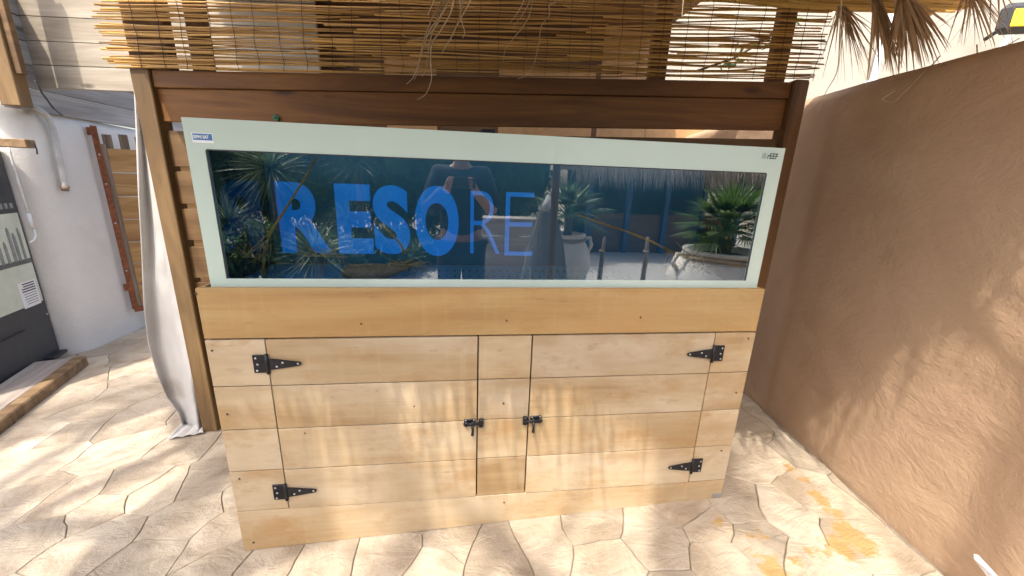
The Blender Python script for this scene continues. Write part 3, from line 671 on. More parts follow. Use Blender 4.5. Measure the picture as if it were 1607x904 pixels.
# in local frame: x along front, +y = to the patio; body extends to -y
def mpt(px, py):
    p = hit(px, py, ma, mn); return (p-ma).dot(mdv), p.z+.10
box('body', (0.0, -.42, .03), (1.0, 0.0, 1.66), 'dark_grey', vm, .012)
box('foot', (0.05, -.36, 0.0), (.95, -.03, .03), 'black_plastic', vm)
x1, z1 = mpt(54, 400); zb_ = mpt(65, 472)[1]; zt_ = mpt(42, 332)[1]
pn = box('picture_panel', (.035, .0005, zb_), (.97, .006, zt_), 'poster', vm, .002)
hz = mpt(40, 407)[1]
box('ground_strip', (.036, .0065, hz-.03), (.969, .0075, hz+.005), 'poster_dark', pn)
for i in range(16):
    x = .07+i*.055+rnd.uniform(-.01, .01); h = rnd.uniform(.10, .24); wd = rnd.uniform(.022, .034)
    prism('tower', [(x, .008, hz), (x+wd, .008, hz), (x+wd, .008, hz+h), (x+wd*.7, .008, hz+h+.03), (x+wd*.3, .008, hz+h+.02), (x, .008, hz+h-.02)], (0, .0012, 0), 'poster_grey', pn)
xa, za = mpt(63, 475); xb, zbb = mpt(23, 440)
lb = box('notice', (xa, .0065, za), (xb, .0078, zbb-.03), 'label', vm)
for i in range(9):
    z = zbb-.05-i*.019
    if z > za+.012: box('text_line', (xa+.015, .0081, z), (xb-.015-rnd.uniform(0, .03), .0086, z+(.009 if i < 4 else .004)), 'ink', lb)
xs_, zs_ = mpt(33, 507); xs2, zs2 = mpt(0, 528)
box('tray_slot', (xs_, -.004, zs2-.03), (xs_+.38, .0015, zs_-.01), 'ink', vm, .004)
box('tray_lip', (xs_-.012, .0005, zs2-.045), (xs_+.39, .012, zs2-.031), 'black_plastic', vm, .003)
xr_, zr_ = mpt(73, 493); tube('lock', [(xr_, -.001, zr_), (xr_, .006, zr_)], .008, 'screw', vm, 10)
for i in range(4): box('button', (.06+i*.05, -.001, 1.22), (.09+i*.05, .008, 1.26), 'poster_grey', vm, .002)
box('display', (.08, .0005, 1.32), (.28, .006, 1.45), 'ink', vm, .002)
box('tray', (0.03, .002, .03), (.20, .06, .055), 'black_plastic', vm, .004)
# sleeper step in front of the machine
sa, sb = onfloor(140, 572), onfloor(0, 682); sdv = (sb-sa); sdv.z = 0; sdv.normalize(); sang = math.atan2(sdv.y, sdv.x)
sp = thing('sleeper_step', 'old timber step laid on the floor in front of the vending machine', 'step', (sa.x, sa.y, fz(sa.x)), sang)
box('sleeper', (0, -.075, -.02), (2.0, 0, .085), 'sleeper', sp, .008)
box('deck_board', (.01, -.29, .01), (2.0, -.077, .081), 'deck', sp, .004)
# gate leaf against the white wall
ga = atx(152, 215, LX+.06); GA = R(38)
gz = Vector((ga.x, ga.y, 0)); gdir = Vector((math.cos(GA), math.sin(GA), 0)); gnr = Vector((gdir.y, -gdir.x, 0))
gate = thing('wooden_gate', 'orange plank gate leaf in a rusty iron frame against the white wall', 'gate', gz, GA)
def gpt(px, py): p = hit(px, py, gz, gnr); return (p-gz).dot(gdir), p.z
zt_g = gpt(170, 232)[1]; zb_g = gpt(222, 480)[1]
box('frame_upright', (-.03, -.012, zb_g-.02), (.012, .03, gpt(143, 197)[1]), 'rust', gate, .003)
GW = .75
hgt = (zt_g-zb_g)/7
for i in range(7):
    box('plank', (.045, -.006+rnd.uniform(-.002, .002), zb_g+i*hgt+.004), (GW, .016, zb_g+(i+1)*hgt-.005), 'gate_wood', gate, .003)
    
box('stile', (.013, -.003, zb_g), (.044, .02, zt_g+.03), 'old_wood', gate, .003)
for i in range(6):
    x = .03+i*.105; box('paling', (x, .017, zt_g-.10), (x+.062, .034, zt_g+.13+rnd.uniform(-.02, .015)), 'old_wood', gate, .003)
box('frame_foot', (-.02, -.01, zb_g-.05), (GW, .03, zb_g-.006), 'rust', gate, .003)
for py in (207, 455):
    z = gpt(160, py)[1]; box('hinge_bracket', (-.055, -.008, z-.035), (-.031, .015, z+.03), 'rust', gate, .003)
for zz_ in (.5, .95, 1.3, 1.55): tube('rivet', [(-.01, -.0118, zz_), (-.01, -.017, zz_)], .008, 'screw', gate, 8)
# ================================================================== BEHIND THE FENCE
hut = thing('timber_shed', 'dark brown board shed seen through the reed screen', 'shed', (0, 2.35, 0))
for i in range(17): box('board', (-.95, 0, .0+i*.185), (2.05, .03, .0+i*.185+.181), 'hut_wood', hut, .002)
box('panel', (2.055, .005, 0), (2.52, .03, 3.2), 'tan_panel', hut)
box('low_panel', (2.525, .005, 0), (4.0, .03, 2.12), 'tan_panel', hut); box('shade_roof', (-1.0, -1.35, 2.74), (2.55, .1, 2.80), 'hut_wood', hut)  # roof added to keep the boards behind the screen dark
for (x0, x1) in ((1.15, 2.0), (0.2, 0.62)): box('board_trim', (x0, -.012, 1.3), (x1, -.001, 2.4), 'tan_panel', hut)
tube('door_lever', [(.98, -.03, 1.83), (1.02, -.05, 1.86), (1.12, -.05, 1.86)], .018, 'black_iron', hut, 8)
cb = wall_grid('cream_building', Vector((2.56, 2.9, 0)), (1, 0, 0), 9.0, -.3, lambda s: 6.0, .3, 'cream_wall', 30, 20, .004)
for v in cb.data.vertices: v.co.y = 2*2.9-v.co.y
cb.data.flip_normals(); cb['kind_note'] = ''
del cb['kind_note']
pipe_a = aty(1387, 48, 2.86); pipe_b = aty(1371, 126, 2.86)
tag(cb, 'cream rendered house wall rising behind the garden wall', 'building')
dpipe = thing('downpipe', 'white downpipe on the cream house wall', 'pipe', (pipe_a.x, 2.84, 2.0)); tube('pipe', [(0, 0, -2), (0, 0, 3.6)], .035, 'white_pvc', dpipe, 12); box('clip', (-.05, .0, .62), (.05, .055, .65), 'white_pvc', dpipe)
fa = aty(1600, 24, 2.5)
fl = thing('floodlight', 'black floodlight with a yellow lens on the cream house wall', 'floodlight', (fa.x, 2.5, fa.z), R(-20))
box('housing', (-.12, 0, -.15), (.22, .12, .13), 'black_plastic', fl, .05); box('lens', (-.055, -.012, -.10), (.16, .004, .06), 'yellow', fl, .008); tube('bracket', [(.05, .1, 0), (.02, .36, -.1)], .02, 'black_plastic', fl, 8)
arm = [aty(1592, 46, 2.6), aty(1574, 74, 2.6)]
tag(tube('conduit_pipe', [aty(1596, 42, 2.75), aty(1568, 78, 2.75), aty(1550, 100, 2.75)], .03, 'hose', None, 10), 'grey conduit running down the house wall from the floodlight', 'pipe')
# slim vine behind the screen
vi = thing('climbing_vine', 'green vine climbing behind the reed screen near the house', 'vine', fpt(1092, 112, -.16)); L = vi.location.copy()
vp = [fpt(px, py, -.16)-L for px, py in ((1092, 112), (1115, 104), (1150, 92), (1185, 72), (1215, 50), (1245, 22), (1262, 4))]
tube('stem', vp, .006, 'bark', vi, 6)
for i in range(26):
    k = rnd.uniform(1.8, 5.9); p = vp[int(k)].lerp(vp[int(k)+1], k-int(k))+Vector((rnd.uniform(-.06, .06), rnd.uniform(-.03, .03), rnd.uniform(-.08, .05)))
    a = rnd.uniform(0, 6.28); d1 = Vector((math.cos(a), rnd.uniform(-.4, .4), math.sin(a))).normalized()*.032; d2 = d1.orthogonal().normalized()*.016
    obj('leaf', [p-d1, p+d2, p+d1, p-d2], [(0, 1, 2, 3)], 'vine', vi)
# ================================================================== ROOF over the aquarium
roof = thing('thatched_roof', 'reed and straw pergola roof overhead with a ragged straw fringe', 'roof', (0, 0, 0))
RY0, RY1 = -0.78, 0.70
def ry0(x):
    k = max(0, min(1, (x-1.1)/.2))*max(0, min(1, (2.15-x)/.2)); return RY0+.13*k+.03*noise.noise((x*2.3, 1, 0))
def rz(x, y): return 2.262+0.05*(0.6-y)/1.45 + 0.012*noise.noise((x*1.3, y*1.3, 0))
def ry1(x): return RY1-.085*(x+.7)*.42 if x < 2.5 else RY1-.115-(x-2.5)*.15
bg_ = Bag()
for i in range(120):
    t = i/119
    s = -0.72
    while s < 2.9:
        e = min(s+rnd.uniform(.7, 1.4), 3.02+rnd.uniform(-.06, .06)); n = 5; pts = []
        for k in range(n+1):
            x = s+(e-s)*k/n; y = ry0(x)+(ry1(x)-ry0(x))*t+rnd.gauss(0, .002); pts.append((x, y, rz(x, y)-.010+rnd.gauss(0, .003)))
        bg_.add(*tube_data(pts, rnd.uniform(.0045, .0075), 5)); s = e-.03
        if e > 2.9: break
rm = bg_.build('reed_ceiling', 'roof_reed', roof, True); rm['kind'] = 'stuff'
V = []; F = []; nu, nv = 40, 14
for i in range(nu+1):
    for j in range(nv+1):
        x = -.72+3.68*i/nu; y = ry0(x)+(ry1(x)-ry0(x))*j/nv; V.append((x, y, rz(x, y)+.012)); 
for i in range(nu+1):
    for j in range(nv+1):
        x = -.72+3.68*i/nu; y = ry0(x)+(ry1(x)-ry0(x))*j/nv; V.append((x, y, rz(x, y)+.10+.03*noise.noise((x*5, y*5, 2))))
K = (nu+1)*(nv+1)
for i in range(nu):
    for j in range(nv):
        a = i*(nv+1)+j; F.append((a, a+1, a+nv+2, a+nv+1)); F.append((K+a, K+a+nv+1, K+a+nv+2, K+a+1))
for i in range(nu):
    for j in (0, nv): a = i*(nv+1)+j; F.append((a, a+nv+1, K+a+nv+1, K+a))
for j in range(nv):
    for i in (0, nu): a = i*(nv+1)+j; F.append((a, a+1, K+a+1, K+a))
obj('straw_layer', V, F, 'thatch', roof)
for x in (-.45, .9, 2.3): box('joist', (x-.03, RY0+.1, 2.33+.05), (x+.03, .62, 2.45), 'post_dark', roof, .004)
for (x, y) in ((-.45, -.78), (2.3, -.78)): pass
def blade(bag, p, d, L, w, droop, n=3, up=Vector((0, 0, 1))):
    """flat tapering blade"""
    p = Vector(p); d = Vector(d).normalized(); side = d.cross(Vector((rnd.uniform(-.3, .3), rnd.uniform(-.3, .3), 1)))
    if side.length < 1e-3: side = Vector((1, 0, 0))
    side.normalize(); V = []; F = []
    for i in range(n+1):
        t = i/n; c = p+d*(L*t)+Vector((0, 0, -droop*L*t*t)); ww = w*(1-t)**.7*.5 if i < n else 0.0004
        V += [c-side*ww, c+side*ww]
    for i in range(n): F.append((2*i, 2*i+1, 2*i+3, 2*i+2))
    bag.add(V, F)
fb = Bag()
for i in range(820):
    x = rnd.uniform(-.75, 2.75); L = rnd.uniform(.06, .46)*(0.55+1.0*(noise.noise((x*4, 0, 5))+.45))
    blade(fb, (x, ry0(x)+rnd.uniform(-.03, .06), 2.33+rnd.uniform(-.03, .08)), (rnd.gauss(0, .22), rnd.gauss(-.15, .22), -1), L, rnd.uniform(.006, .018), .1)
fr_ = fb.build('straw_fringe', 'thatch', roof); fr_['kind'] = 'stuff'
# dry strands and dead fronds hanging from the roof's rear edge
def strands(label, paths, y, mat, r=.0022, cat='palm strands', group=None):
    t = thing('dry_palm_strands', label, cat, aty(*paths[0][0], y), 0, group); L = t.location.copy()
    for p in paths:
        c = [aty(px, py, y+.02*math.sin(i*1.7+len(p)))-L for i, (px, py) in enumerate(p)]
        sm_ = []
        for i in range(len(c)-1):
            p0, p1, p2, p3 = c[max(0, i-1)], c[i], c[i+1], c[min(len(c)-1, i+2)]
            for s in range(6):
                t_ = s/6; sm_.append(.5*((2*p1)+(p2-p0)*t_+(2*p0-5*p1+4*p2-p3)*t_*t_+(3*p1-p0-3*p2+p3)*t_**3))
        sm_.append(c[-1]); k = len(sm_); tube('strand', sm_, [r*1.35*(1-.7*i/(k-1)) for i in range(k)], mat, t, 5)
    return t
strands('tuft of pale dry palm strands over the reed screen, two reaching the boards',
        [[(706, -30), (700, 0), (690, 30), (676, 52), (660, 60), (645, 60), (628, 53)], [(712, -30), (704, 0), (692, 25), (676, 45), (664, 75), (655, 105), (648, 122), (638, 132)],
         [(700, -30), (695, 0), (680, 25), (668, 55), (660, 85), (656, 110), (650, 126)], [(715, -30), (712, 0), (705, 25), (690, 50), (678, 68), (676, 95), (677, 125), (668, 148), (655, 156)],
         [(730, -30), (726, 0), (722, 25), (710, 55), (698, 75), (693, 85)], [(722, -30), (722, 0), (724, 30), (729, 50), (726, 60)], [(698, -30), (692, 5), (683, 40), (676, 60), (671, 90), (667, 112), (662, 120)],
         [(742, -30), (738, 0), (728, 20), (718, 40)], [(690, -30), (680, 3), (671, 24)]], .32, 'straw', .0026)
strands('thin pale dry palm strands hanging over the reed screen above the thin letters',
        [[(842, -30), (836, 0), (832, 20), (822, 40), (806, 60), (793, 78), (790, 96)], [(826, -30), (822, 0), (812, 20), (800, 36)], [(836, -30), (830, 4), (818, 26), (803, 44)], [(880, -30), (872, 2), (862, 8), (862, 24), (850, 40), (845, 70), (838, 100), (826, 118), (812, 124)]], .32, 'straw', .002)
strands('long pale dry strands dangling in front of the ochre wall below the roof corner',
        [[(1475, 88), (1455, 110), (1430, 132), (1400, 140), (1382, 148), (1364, 166)], [(1455, 108), (1430, 134), (1408, 156), (1393, 170)], [(1405, 142), (1385, 156), (1400, 160), (1412, 154)], [(1322, -20), (1318, 50), (1314, 110), (1296, 145), (1284, 175)],
         [(1607, 82), (1580, 100), (1550, 110), (1528, 106)], [(1533, 70), (1534, 105), (1531, 140)], [(1600, 60), (1560, 84), (1530, 104)]], .20, 'straw', .0018)
def frond_fan(label, root, tips, y, mat, w=.02, cat='palm frond', n_extra=0):
    t = thing('dead_palm_frond', label, cat, aty(*root, y)); L = t.location.copy()
    for (px, py) in tips:
        b = Bag(); e = aty(px, py, y+rnd.uniform(-.06, .06))-L; st_ = aty(root[0]+rnd.uniform(-6, 6), root[1], y)-L; d = e-st_
        blade(b, st_, d+Vector((rnd.gauss(0, .06), rnd.gauss(0, .06), .05))*d.length, d.length, w*rnd.uniform(.4, 1.0), rnd.uniform(.0, .3), 6); b.build('leaflet', mat, t)
    return t
frond_fan('narrow brown dead palm frond hanging at the roof corner beside the thatch edge', (1372, -8), [(1398+rnd.gauss(0, 11), rnd.uniform(60, 108)) for _ in range(48)], .30, 'brown_frond', .018)
frond_fan('broad brown dead palm frond hanging over the top of the ochre wall', (1415, -12), [(1395+i*3.6+rnd.gauss(0, 4), rnd.uniform(60, 108)-abs(i-9)*1.5) for i in [k*.5 for k in range(56)]], .26, 'brown_frond', .024)
frond_fan('frayed dry palm frond spreading from the reed screen corner towards the ochre wall', (1320, 10), [(rnd.uniform(1290, 1380), rnd.uniform(30, 108)) for _ in range(48)], .36, 'brown_frond', .010)
frond_fan('dark stiff dry palm leaf hanging by the floodlight', (1520, -20), [(rnd.uniform(1480, 1590), rnd.uniform(20, 75)) for _ in range(34)], .22, 'brown_frond', .009)
frond_fan('sparse dry palm leaf of long thin sticks hanging before the cream house wall', (1560, -25), [(1480, 95), (1500, 60), (1530, 50), (1547, 70), (1565, 42), (1590, 60), (1600, 40), (1460, 60), (1440, 70)], .18, 'brown_frond', .007)
# white scrap in the corner by the wall
SY = -.62; t1 = aty(1530, 871, SY); t2 = aty(1562, 906, SY); sx_ = t2.x+.02
scr = thing('white_scrap', 'glossy white folded sheet standing by the ochre wall foot', 'sheet', (sx_, SY, fz(sx_)))
a_ = t1-scr.location; b_ = t2-scr.location
prism('sheet', [(-.03, 0, 0), (.05, 0, 0), (b_.x+.012, 0, b_.z), (a_.x+.018, 0, a_.z-.006), (a_.x, 0, a_.z), (a_.x+.006, 0, a_.z-.016), (b_.x-.02, 0, b_.z)], (0, .004, 0), 'silver', scr, .001)
prism('fold', [(-.03, -.001, 0), (b_.x-.02, -.001, b_.z), (a_.x+.006, -.001, a_.z-.016), (b_.x-.005, -.02, b_.z), (-.01, -.03, 0)], (0, -.003, 0), 'silver', scr)
# ================================================================== GARDEN BEHIND THE CAMERA (seen in the glass, and casting the dapples)
def fan_leaf(bag, c, d, Rr, n=22, spread=2.4, w=.03, droop=.25):
    """fan of leaflets at c pointing along d"""
    d = Vector(d).normalized(); s = d.cross(Vector((0, 0, 1))); s = s.normalized() if s.length > .05 else Vector((1, 0, 0)); 
    for i in range(n):
        a = (i/(n-1)-.5)*spread; dd = d*math.cos(a)+s*math.sin(a)+Vector((0, 0, .05*math.cos(3*a)))
        blade(bag, c, dd, Rr*rnd.uniform(.85, 1.05)*(1-.15*abs(a)/1.2), w, droop, 3)
def fan_palm(name, label, base, trunk_h, trunk_r, leaves, Lp, Rr, mat='palm', group=None, w=.03, low=-.2, trunk_mat='bark', n=22):
    t = thing(name, label, 'palm', base, 0, group)
    tube('trunk', [(0, 0, 0), (.02, .01, trunk_h*.5), (0, 0, trunk_h)], [trunk_r, trunk_r*.85, trunk_r*.9], trunk_mat, t, 10)
    b = Bag(); st_ = Bag()
    for i in range(leaves):
        a = i*2.39996+rnd.uniform(-.2, .2); el = low+(1.35-low)*((i+.5)/leaves)**.9
        d = Vector((math.cos(a)*math.cos(el), math.sin(a)*math.cos(el), math.sin(el))); p0 = Vector((0, 0, trunk_h)); p1 = p0+d*Lp*rnd.uniform(.8, 1.15)
        st_.add(*tube_data([p0, (p0+p1)/2+Vector((0, 0, .03)), p1], [.012, .009, .006], 5)); fan_leaf(b, p1, d+Vector((0, 0, -.15)), Rr*rnd.uniform(.8, 1.1), n, 2.5, w, .22)
    st_.build('petioles', 'vine', t); b.build('crown', mat, t); return t
GZ = -0.22
def urn(name, label, base, h, rb):
    t = thing(name, label, 'urn', base, 0, 'plaster urns')
    prof = [(rb*.5, 0), (rb*.62, .03*h), (rb*.85, .22*h), (rb, .48*h), (rb*.96, .66*h), (rb*.78, .83*h), (rb*.62, .90*h), (rb*.66, .92*h), (rb*.74, .96*h), (rb*.74, h), (rb*.62, h), (rb*.60, .93*h)]
    lathe('body', prof, 'urn', t, 36); lathe('soil', [(rb*.60, .92*h), (rb*.3, .945*h)], 'soil', t, 20)
    V, F = tube_data([(rb*.73*math.cos(a*.3), rb*.73*math.sin(a*.3), .90*h+.01*math.sin(a)) for a in range(22)], .022, 6); obj('rope', V, F, 'straw', t, True)
    for sg in (-1, 1): tube('handle', [(sg*rb*.66, 0, .92*h), (sg*rb*.95, 0, .93*h), (sg*rb*1.02, 0, .80*h), (sg*rb*.9, 0, .70*h)], .03, 'urn', t, 8)
    return t
c = refl(1130, 392, -3.2); urn('plaster_urn', 'big white plaster urn with a rope collar under the tall potted fan palm', (c.x+.05, -3.2, GZ), c.z-GZ, .66)
fan_palm('potted_palm', 'tall green fan palm growing in the rope-collared white urn', (c.x+.05, -3.2, c.z-.06), .28, .09, 30, .32, .52, 'palm', None, .035)
c2 = refl(890, 366, -4.5); urn('plaster_urn', 'white plaster urn beside the grey thatch cone', (c2.x, -4.5, GZ), c2.z-GZ, .40)
fan_palm('potted_palm', 'blue-green fan palm growing in the white urn beside the grey cone', (c2.x, -4.5, c2.z-.05), .30, .07, 26, .30, .46, 'yucca', None, .03)
# grey thatch cone (closed straw parasol)
c3 = refl(853, 437, -3.5); ct = refl(855, 313, -3.5)
cone = thing('closed_straw_parasol', 'closed grey straw parasol standing as a cone before the plank bench', 'parasol', (c3.x, -3.5, GZ)); hgt_ = ct.z-GZ
lathe('straw_core', [(.33, .06), (.32, .35), (.25, hgt_*.55), (.16, hgt_*.78), (.08, hgt_*.93), (.02, hgt_*.99)], 'grey_thatch', cone, 20)
bb = Bag()
for i in range(1500):
    a = rnd.uniform(0, 6.283); t_ = rnd.uniform(.15, 1); r_ = .34*(1-t_)**.6*1.05+.01; blade(bb, (r_*math.cos(a), r_*math.sin(a), hgt_*t_), (math.cos(a)*.35, math.sin(a)*.35, -1), rnd.uniform(.12, .25), .012, 0)
bb.build('straw', 'grey_thatch', cone); lathe('cap', [(.10, hgt_*.90), (.06, hgt_*.97), (.012, hgt_*1.04)], 'hose', cone, 16); tube('pole', [(0, 0, 0), (0, 0, .3)], .03, 'old_wood', cone, 8)
# plank bench
p1 = refl(745, 345, -5.2); p2 = refl(850, 437, -5.2)
bench = thing('plank_bench_wall', 'low grey plank wall in the yard behind the photographer', 'plank wall', (p1.x, -5.2, GZ))
hb = p1.z-GZ
for i in range(4): box('plank', (-.1, 0, i*hb/4+.004), (p2.x-p1.x+.2, .04, (i+1)*hb/4-.006), 'deck', bench, .003)
box('top_plank', (-.13, -.45, hb), (p2.x-p1.x+.23, .06, hb+.04), 'deck', bench, .004)
for x in (0.02, p2.x-p1.x): box('support', (x, -.40, 0), (x+.06, -.002, hb-.002), 'deck', bench)
# short stakes
for (px, lab) in ((947, 'leaning wooden stake in the gravel near the white urn beside the cone'), (1017, 'upright wooden stake in the gravel near the rope-collared urn')):
    c = refl(px, 372, -4.9); s_ = thing('wooden_stake', lab, 'stake', (c.x, -4.9, GZ), 0, 'stakes in the gravel'); tube('shaft', [(0, 0, 0), (.01, 0, (c.z-GZ)*.6), (.03 if px < 1000 else 0, 0, c.z-GZ)], [.045, .04, .03], 'old_wood', s_, 8); tube('rope', [(-.05, 0, .6), (0, -.05, .6), (.05, 0, .6), (0, .05, .6), (-.05, 0, .6)], .012, 'straw', s_, 6)
# thatched bar hut
h0 = refl(925, 262, -8); h1 = refl(1190, 262, -8)
bar = thing('thatched_bar', 'shady bar hut with a shaggy straw eave and blue posts', 'hut', (h0.x, -8.4, GZ)); WB_ = h1.x-h0.x
box('back_wall', (0, -1.6, 0), (WB_, -1.5, 2.6), 'dark_room', bar); box('counter', (.2, -.2, 0), (WB_-.2, .1, 1.0), 'hut_wood', bar, .01)
for i in range(5): box('post', (.1+i*(WB_-.3)/4, .1, 0), (.22+i*(WB_-.3)/4, .22, 2.2), 'blue_paint', bar, .01)
prism('roof_core', [(-.4, -1.8, 2.1), (-.4, .5, 2.1), (-.4, -.6, 3.3)], (WB_+.8, 0, 0), 'thatch', bar)
eb = Bag()
for i in range(2600):
    x = rnd.uniform(-.4, WB_+.4); k = rnd.uniform(0, 1)**2; blade(eb, (x, .52-k*.9, 2.12+k*.95), (rnd.gauss(0, .2), .55, -.8), rnd.uniform(.25, .5), .022, .35)
eb.build('straw_eave', 'thatch', bar)
# hedge shrubs and spiky yuccas
def shrub(name, label, base, h, r, n, mat, cat='shrub', group=None, sz=.07):
    t = thing(name, label, cat, base, 0, group); b = Bag(); sd = rnd.uniform(0, 99)
    for i in range(5): 
        a = i*1.26+sd; st_ = [(0, 0, 0), (r*.3*math.cos(a), r*.3*math.sin(a), h*.4), (r*.55*math.cos(a), r*.55*math.sin(a), h*.8)]; tube('stem', st_, [.05, .035, .015], 'bark', t, 6)
    for i in range(n):
        d = Vector((rnd.gauss(0, 1), rnd.gauss(0, 1), rnd.gauss(0, 1))).normalized(); k = rnd.uniform(.45, 1)**.5*(1+.35*noise.noise(d*2.2+Vector((sd, 0, 0))))
        p = Vector((d.x*r*k, d.y*r*k, h*.55+d.z*h*.5*k)); 
        if p.z < .02: continue
        blade(b, p, d+Vector((rnd.gauss(0, .6), rnd.gauss(0, .6), rnd.gauss(0, .6))), sz*rnd.uniform(.7, 1.5), sz*.5, .1, 2)
    bmc = bmesh.new(); bmesh.ops.create_icosphere(bmc, subdivisions=3, radius=1)
    for v in bmc.verts:
        d = v.co.normalized(); k = .80*(1+.35*noise.noise(d*2.2+Vector((sd, 0, 0)))+.08*noise.noise(d*9)); v.co = Vector((d.x*r*k, d.y*r*k, max(0.0, h*.55+d.z*h*.5*k)))
    frombm('inner_foliage', bmc, mat, t)
    b.build('foliage', mat, t); return t
hl = ['dark green hedge shrub at the end of the row beyond the spiky yuccas', 'dark green hedge shrub in the row between the yuccas', 'dark green hedge shrub growing behind the photographer', 'dark green hedge shrub between the photographer and the bar hut', 'tall dark green hedge shrub beside the bar hut', 'dark green hedge shrub behind the plank wall']
for i, px in enumerate((340, 430, 520, 610, 700, 800)):
    c = refl(px, 300, -8.6); shrub('hedge_shrub', hl[i], (c.x, -8.6-.3*(i % 2), GZ), 4.2, 1.25, 5200, 'hedge', 'shrub', 'hedge at the back of the yard', .13)
c = refl(1240, 300, -9.5); shrub('hedge_shrub', 'dark green hedge shrub beyond the far end of the bar hut', (c.x, -9.5, GZ), 4.2, 1.6, 4000, 'hedge', 'shrub', 'hedge at the back of the yard', .14)
for k_, (px, py, Y) in enumerate(((350, 400, -4.6), (440, 410, -5.0), (530, 405, -5.3), (610, 415, -5.8), (400, 380, -6.4), (660, 400, -6.6), (470, 385, -6.9), (575, 390, -7.0), (640, 385, -7.1))):
    c = refl(px, py, Y); shrub('low_shrub', ['low dark shrub by the first yucca', 'low dark shrub beside the arching yucca', 'low dark shrub next to the small bright yucca', 'low dark shrub at the gravel edge behind the photographer', 'low dark shrub under the tall yucca head', 'low dark shrub in front of the hedge by the plank wall', 'low dark shrub at the hedge foot behind the arching yucca', 'low dark shrub at the hedge foot behind the small bright yucca', 'low dark shrub at the hedge foot next to the photographer'][k_], (c.x, Y, GZ), c.z-GZ+.35, .62, 1500, 'hedge', 'shrub', 'low shrubs in the yard', .10)
def yucca(label, base, h, r, n=260, mat='yucca', group='spiky yuccas'):
    t = thing('yucca', label, 'yucca', base, 0, group); tube('trunk', [(0, 0, 0), (.02, 0, h)], [.08, .06], 'bark', t, 8); b = Bag()
    for i in range(n):
        d = Vector((rnd.gauss(0, 1), rnd.gauss(0, 1), rnd.gauss(.25, .8))).normalized(); blade(b, (0, 0, h+rnd.uniform(-.08, .05)), d, r*rnd.uniform(.75, 1.1), .028, .12, 3)
    b.build('crown', mat, t)
for (px, py, Y, r, lab) in ((425, 262, -5.4, .75, 'tall spiky yucca head above the hedge corner'), (360, 350, -5.0, .6, 'low spiky yucca at the foot of the hedge corner'), (545, 345, -6.2, .55, 'small bright spiky yucca in front of the hedge'),
                            (495, 395, -4.4, .65, 'dark low yucca with arching leaves beside the gravel'), (560, 250, -6.6, .8, 'tall spiky yucca among the hedge shrubs'), (600, 375, -5.6, .45, 'small yucca near the gravel edge behind the photographer')):
    c = refl(px, py, Y); yucca(lab, (c.x, Y, GZ), max(.25, c.z-GZ), r)
# tall palm at the edge of the yard: its leaves throw the bands of shade on the left of the floor
fan_palm('tall_palm', 'tall upright fan palm behind the photographer shading the floor by the curtain', (-2.7, -1.85, GZ), 4.7, .15, 19, .85, .85, 'palm', 'tall palms in the yard', .055, -.5)
lp = fan_palm('tall_palm', 'unseen leaning fan palm with a sparse crown added to shade the patio front', (-2.4, -3.3, GZ), 6.0, .14, 14, .9, .8, 'palm', 'tall palms in the yard', .05, -.4)  # added out of view to half-shade the floor before the cabinet
for ch in lp.children:
    for v in ch.data.vertices: k_ = max(0, v.co.z)/6.0; v.co.x += 1.45*k_**1.5
# pole whose shadow falls on the ochre wall
k_ = 1.466; pq = Vector((2.575-.65*k_, -.47-k_, 0))
gp_ = thing('tall_pole', 'tall slim timber pole standing in the gravel behind the photographer', 'pole', (pq.x, pq.y, GZ))
tube('shaft', [(0, 0, 0), (0, 0, 3), (0, 0, 4.6)], [.033, .032, .030], 'post', gp_, 10); tube('cap', [(0, 0, 4.6), (0, 0, 4.63)], [.03, .02], 'black_iron', gp_, 10)
# ================================================================== PHOTOGRAPHER (mirrored in the glass)
ph = thing('person', 'person in a dark shirt holding up a phone to photograph the aquarium', 'person', (CAM.x-.02, CAM.y-.36, fz(CAM.x)))
B = Vector((CAM.x-.02, CAM.y-.36, fz(CAM.x)))
cz = CAM.z-B.z; cyl = CAM.y-B.y
def skinned(name, pts, edges, rad, mat, parent, sub=2, root=0):
    me = bpy.data.meshes.new(name); me.from_pydata(pts, edges, []); me.materials.append(M[mat]); o = bpy.data.objects.new(name, me); COL.objects.link(o); o.parent = parent
    md = o.modifiers.new('skin', 'SKIN'); md.use_smooth_shade = True
    for i, r_ in enumerate(rad):
        sv = me.skin_vertices[0].data[i]; sv.radius = r_ if isinstance(r_, tuple) else (r_, r_); sv.use_root = (i == root)
    s_ = o.modifiers.new('sub', 'SUBSURF'); s_.levels = sub; s_.render_levels = sub; return o
P = []; E_ = []; RR = []
def jt(p, r, par=None):
    P.append(tuple(p)); RR.append(r); i = len(P)-1
    if par is not None: E_.append((par, i))
    return i
pel = jt((0, 0, .95), (.15, .11)); wa = jt((0, .0, 1.12), (.145, .105), pel); che = jt((0, 0, 1.34), (.165, .115), wa); nk = jt((0, .0, 1.50), (.06, .06), che); nk2 = jt((0, .015, 1.56), (.055, .058), nk)
hd = jt((0, .03, 1.64), (.075, .095), nk2); hd2 = jt((0, .02, 1.72), (.072, .09), hd); 
hands = []
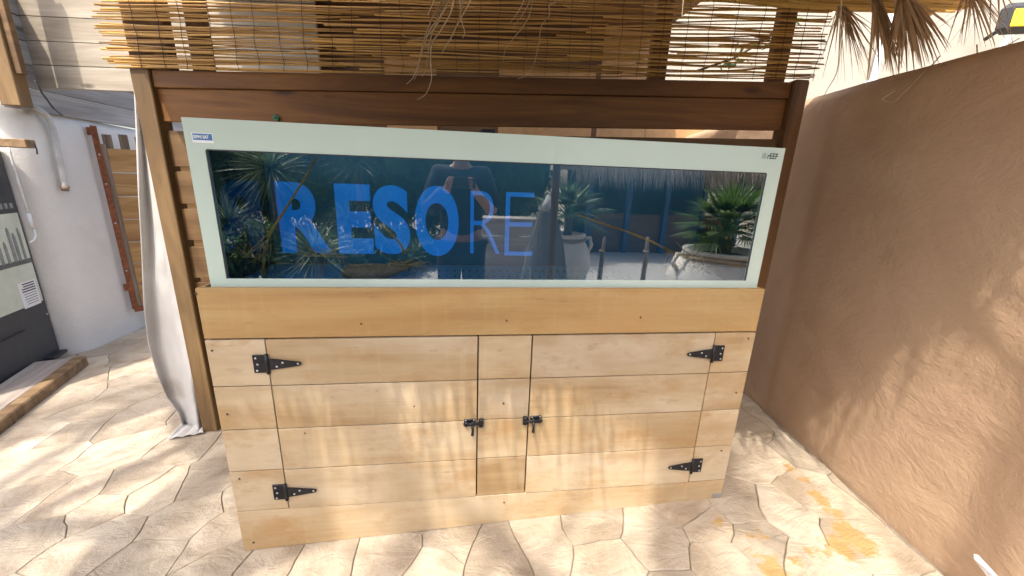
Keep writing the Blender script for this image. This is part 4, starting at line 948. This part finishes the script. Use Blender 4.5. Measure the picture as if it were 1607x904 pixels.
for s in (-1, 1):
    sh = jt((s*.17, 0, 1.43), .062, che); el = jt((s*.235, .10, 1.17), .045, sh); wr = jt((s*.09, cyl-.06, cz-.05), .028, el); pa = jt((s*.082, cyl-.035, cz-.005), (.035, .02), wr)
    for f in range(4):
        k1 = jt((s*(.076), cyl-.018, cz+.028-f*.019), .0085, pa); k2 = jt((s*.060, cyl-.020+.022, cz+.028-f*.018), .008, k1); jt((s*(.045+.004*f), cyl-.003+.006, cz+.026-f*.017), .007, k2)
    th = jt((s*.070, cyl-.042, cz+.010), .010, pa); jt((s*.045, cyl-.036, cz+.012), .0085, th)
    hp_ = jt((s*.09, 0, .88), .095, pel); kn = jt((s*.10, .02, .50), .062, hp_); an = jt((s*.105, -.02, .09), .042, kn); jt((s*.115, .13, .045), (.045, .035), an)
skinned('body', P, E_, RR, 'skin', ph)
def grow(idx, add, name, mat):
    mp_ = {a: i for i, a in enumerate(idx)}; pts = [P[i] for i in idx]; ed = [(mp_[a], mp_[b]) for a, b in E_ if a in mp_ and b in mp_]
    rr = [tuple(v+add for v in (RR[i] if isinstance(RR[i], tuple) else (RR[i], RR[i]))) for i in idx]; return skinned(name, pts, ed, rr, mat, ph)
ch_ = [i for i in range(len(P))]
def find(p): return min(ch_, key=lambda i: (Vector(P[i])-Vector(p)).length)
grow([pel, wa, che]+[find(q) for s in (-1, 1) for q in ((s*.17, 0, 1.43), (s*.235, .10, 1.17))]+[find((-.09, cyl-.06, cz-.05))], .032, 'shirt', 'navy')
grow([pel]+[find(q) for s in (-1, 1) for q in ((s*.09, 0, .88), (s*.10, .02, .50), (s*.105, -.02, .09))], .024, 'trousers', 'jeans')
V = []; F = []
bmh = bmesh.new(); bmesh.ops.create_uvsphere(bmh, u_segments=20, v_segments=12, radius=1)
for v in bmh.verts: v.co = Vector((v.co.x*.088, v.co.y*.105-.005, v.co.z*.10+1.71))
bmesh.ops.delete(bmh, geom=[v for v in bmh.verts if v.co.y > .055 and v.co.z < 1.745 or v.co.z < 1.63], context='VERTS')
frombm('hair', bmh, 'hair', ph, True)
bmn = bmesh.new(); bmesh.ops.create_cone(bmn, segments=6, radius1=.014, radius2=.006, depth=.045, cap_ends=True)
for v in bmn.verts: v.co = Vector((v.co.x, v.co.y*.8+.122, v.co.z+1.665))
frombm('nose', bmn, 'skin', ph, True)
for s in (-1, 1):
    be = bmesh.new(); bmesh.ops.create_uvsphere(be, u_segments=10, v_segments=6, radius=.010)
    for v in be.verts: v.co += Vector((s*.03, .113, 1.69))
    frombm('eye', be, 'ink', ph, True)
    bh = box('shoe', (s*.11-.048, -.10, .0), (s*.11+.048, .18, .075), 'black_plastic', ph, .025)
box('mouth', (-.022, .112, 1.623), (.022, .118, 1.629), 'rust', ph)
pho = thing('phone', 'dark phone held up level in both hands by the person', 'phone', (CAM.x, CAM.y-.006, CAM.z))
box('phone_body', (-.078, -.012, -.037), (.078, -.003, .037), 'black_plastic', pho, .003)
for (x, z) in ((0.022, .0), (.045, .014), (.045, -.014)): tube('lens', [(x, -.004, z), (x, -.001, z)], .008, 'dark_room', pho, 12)
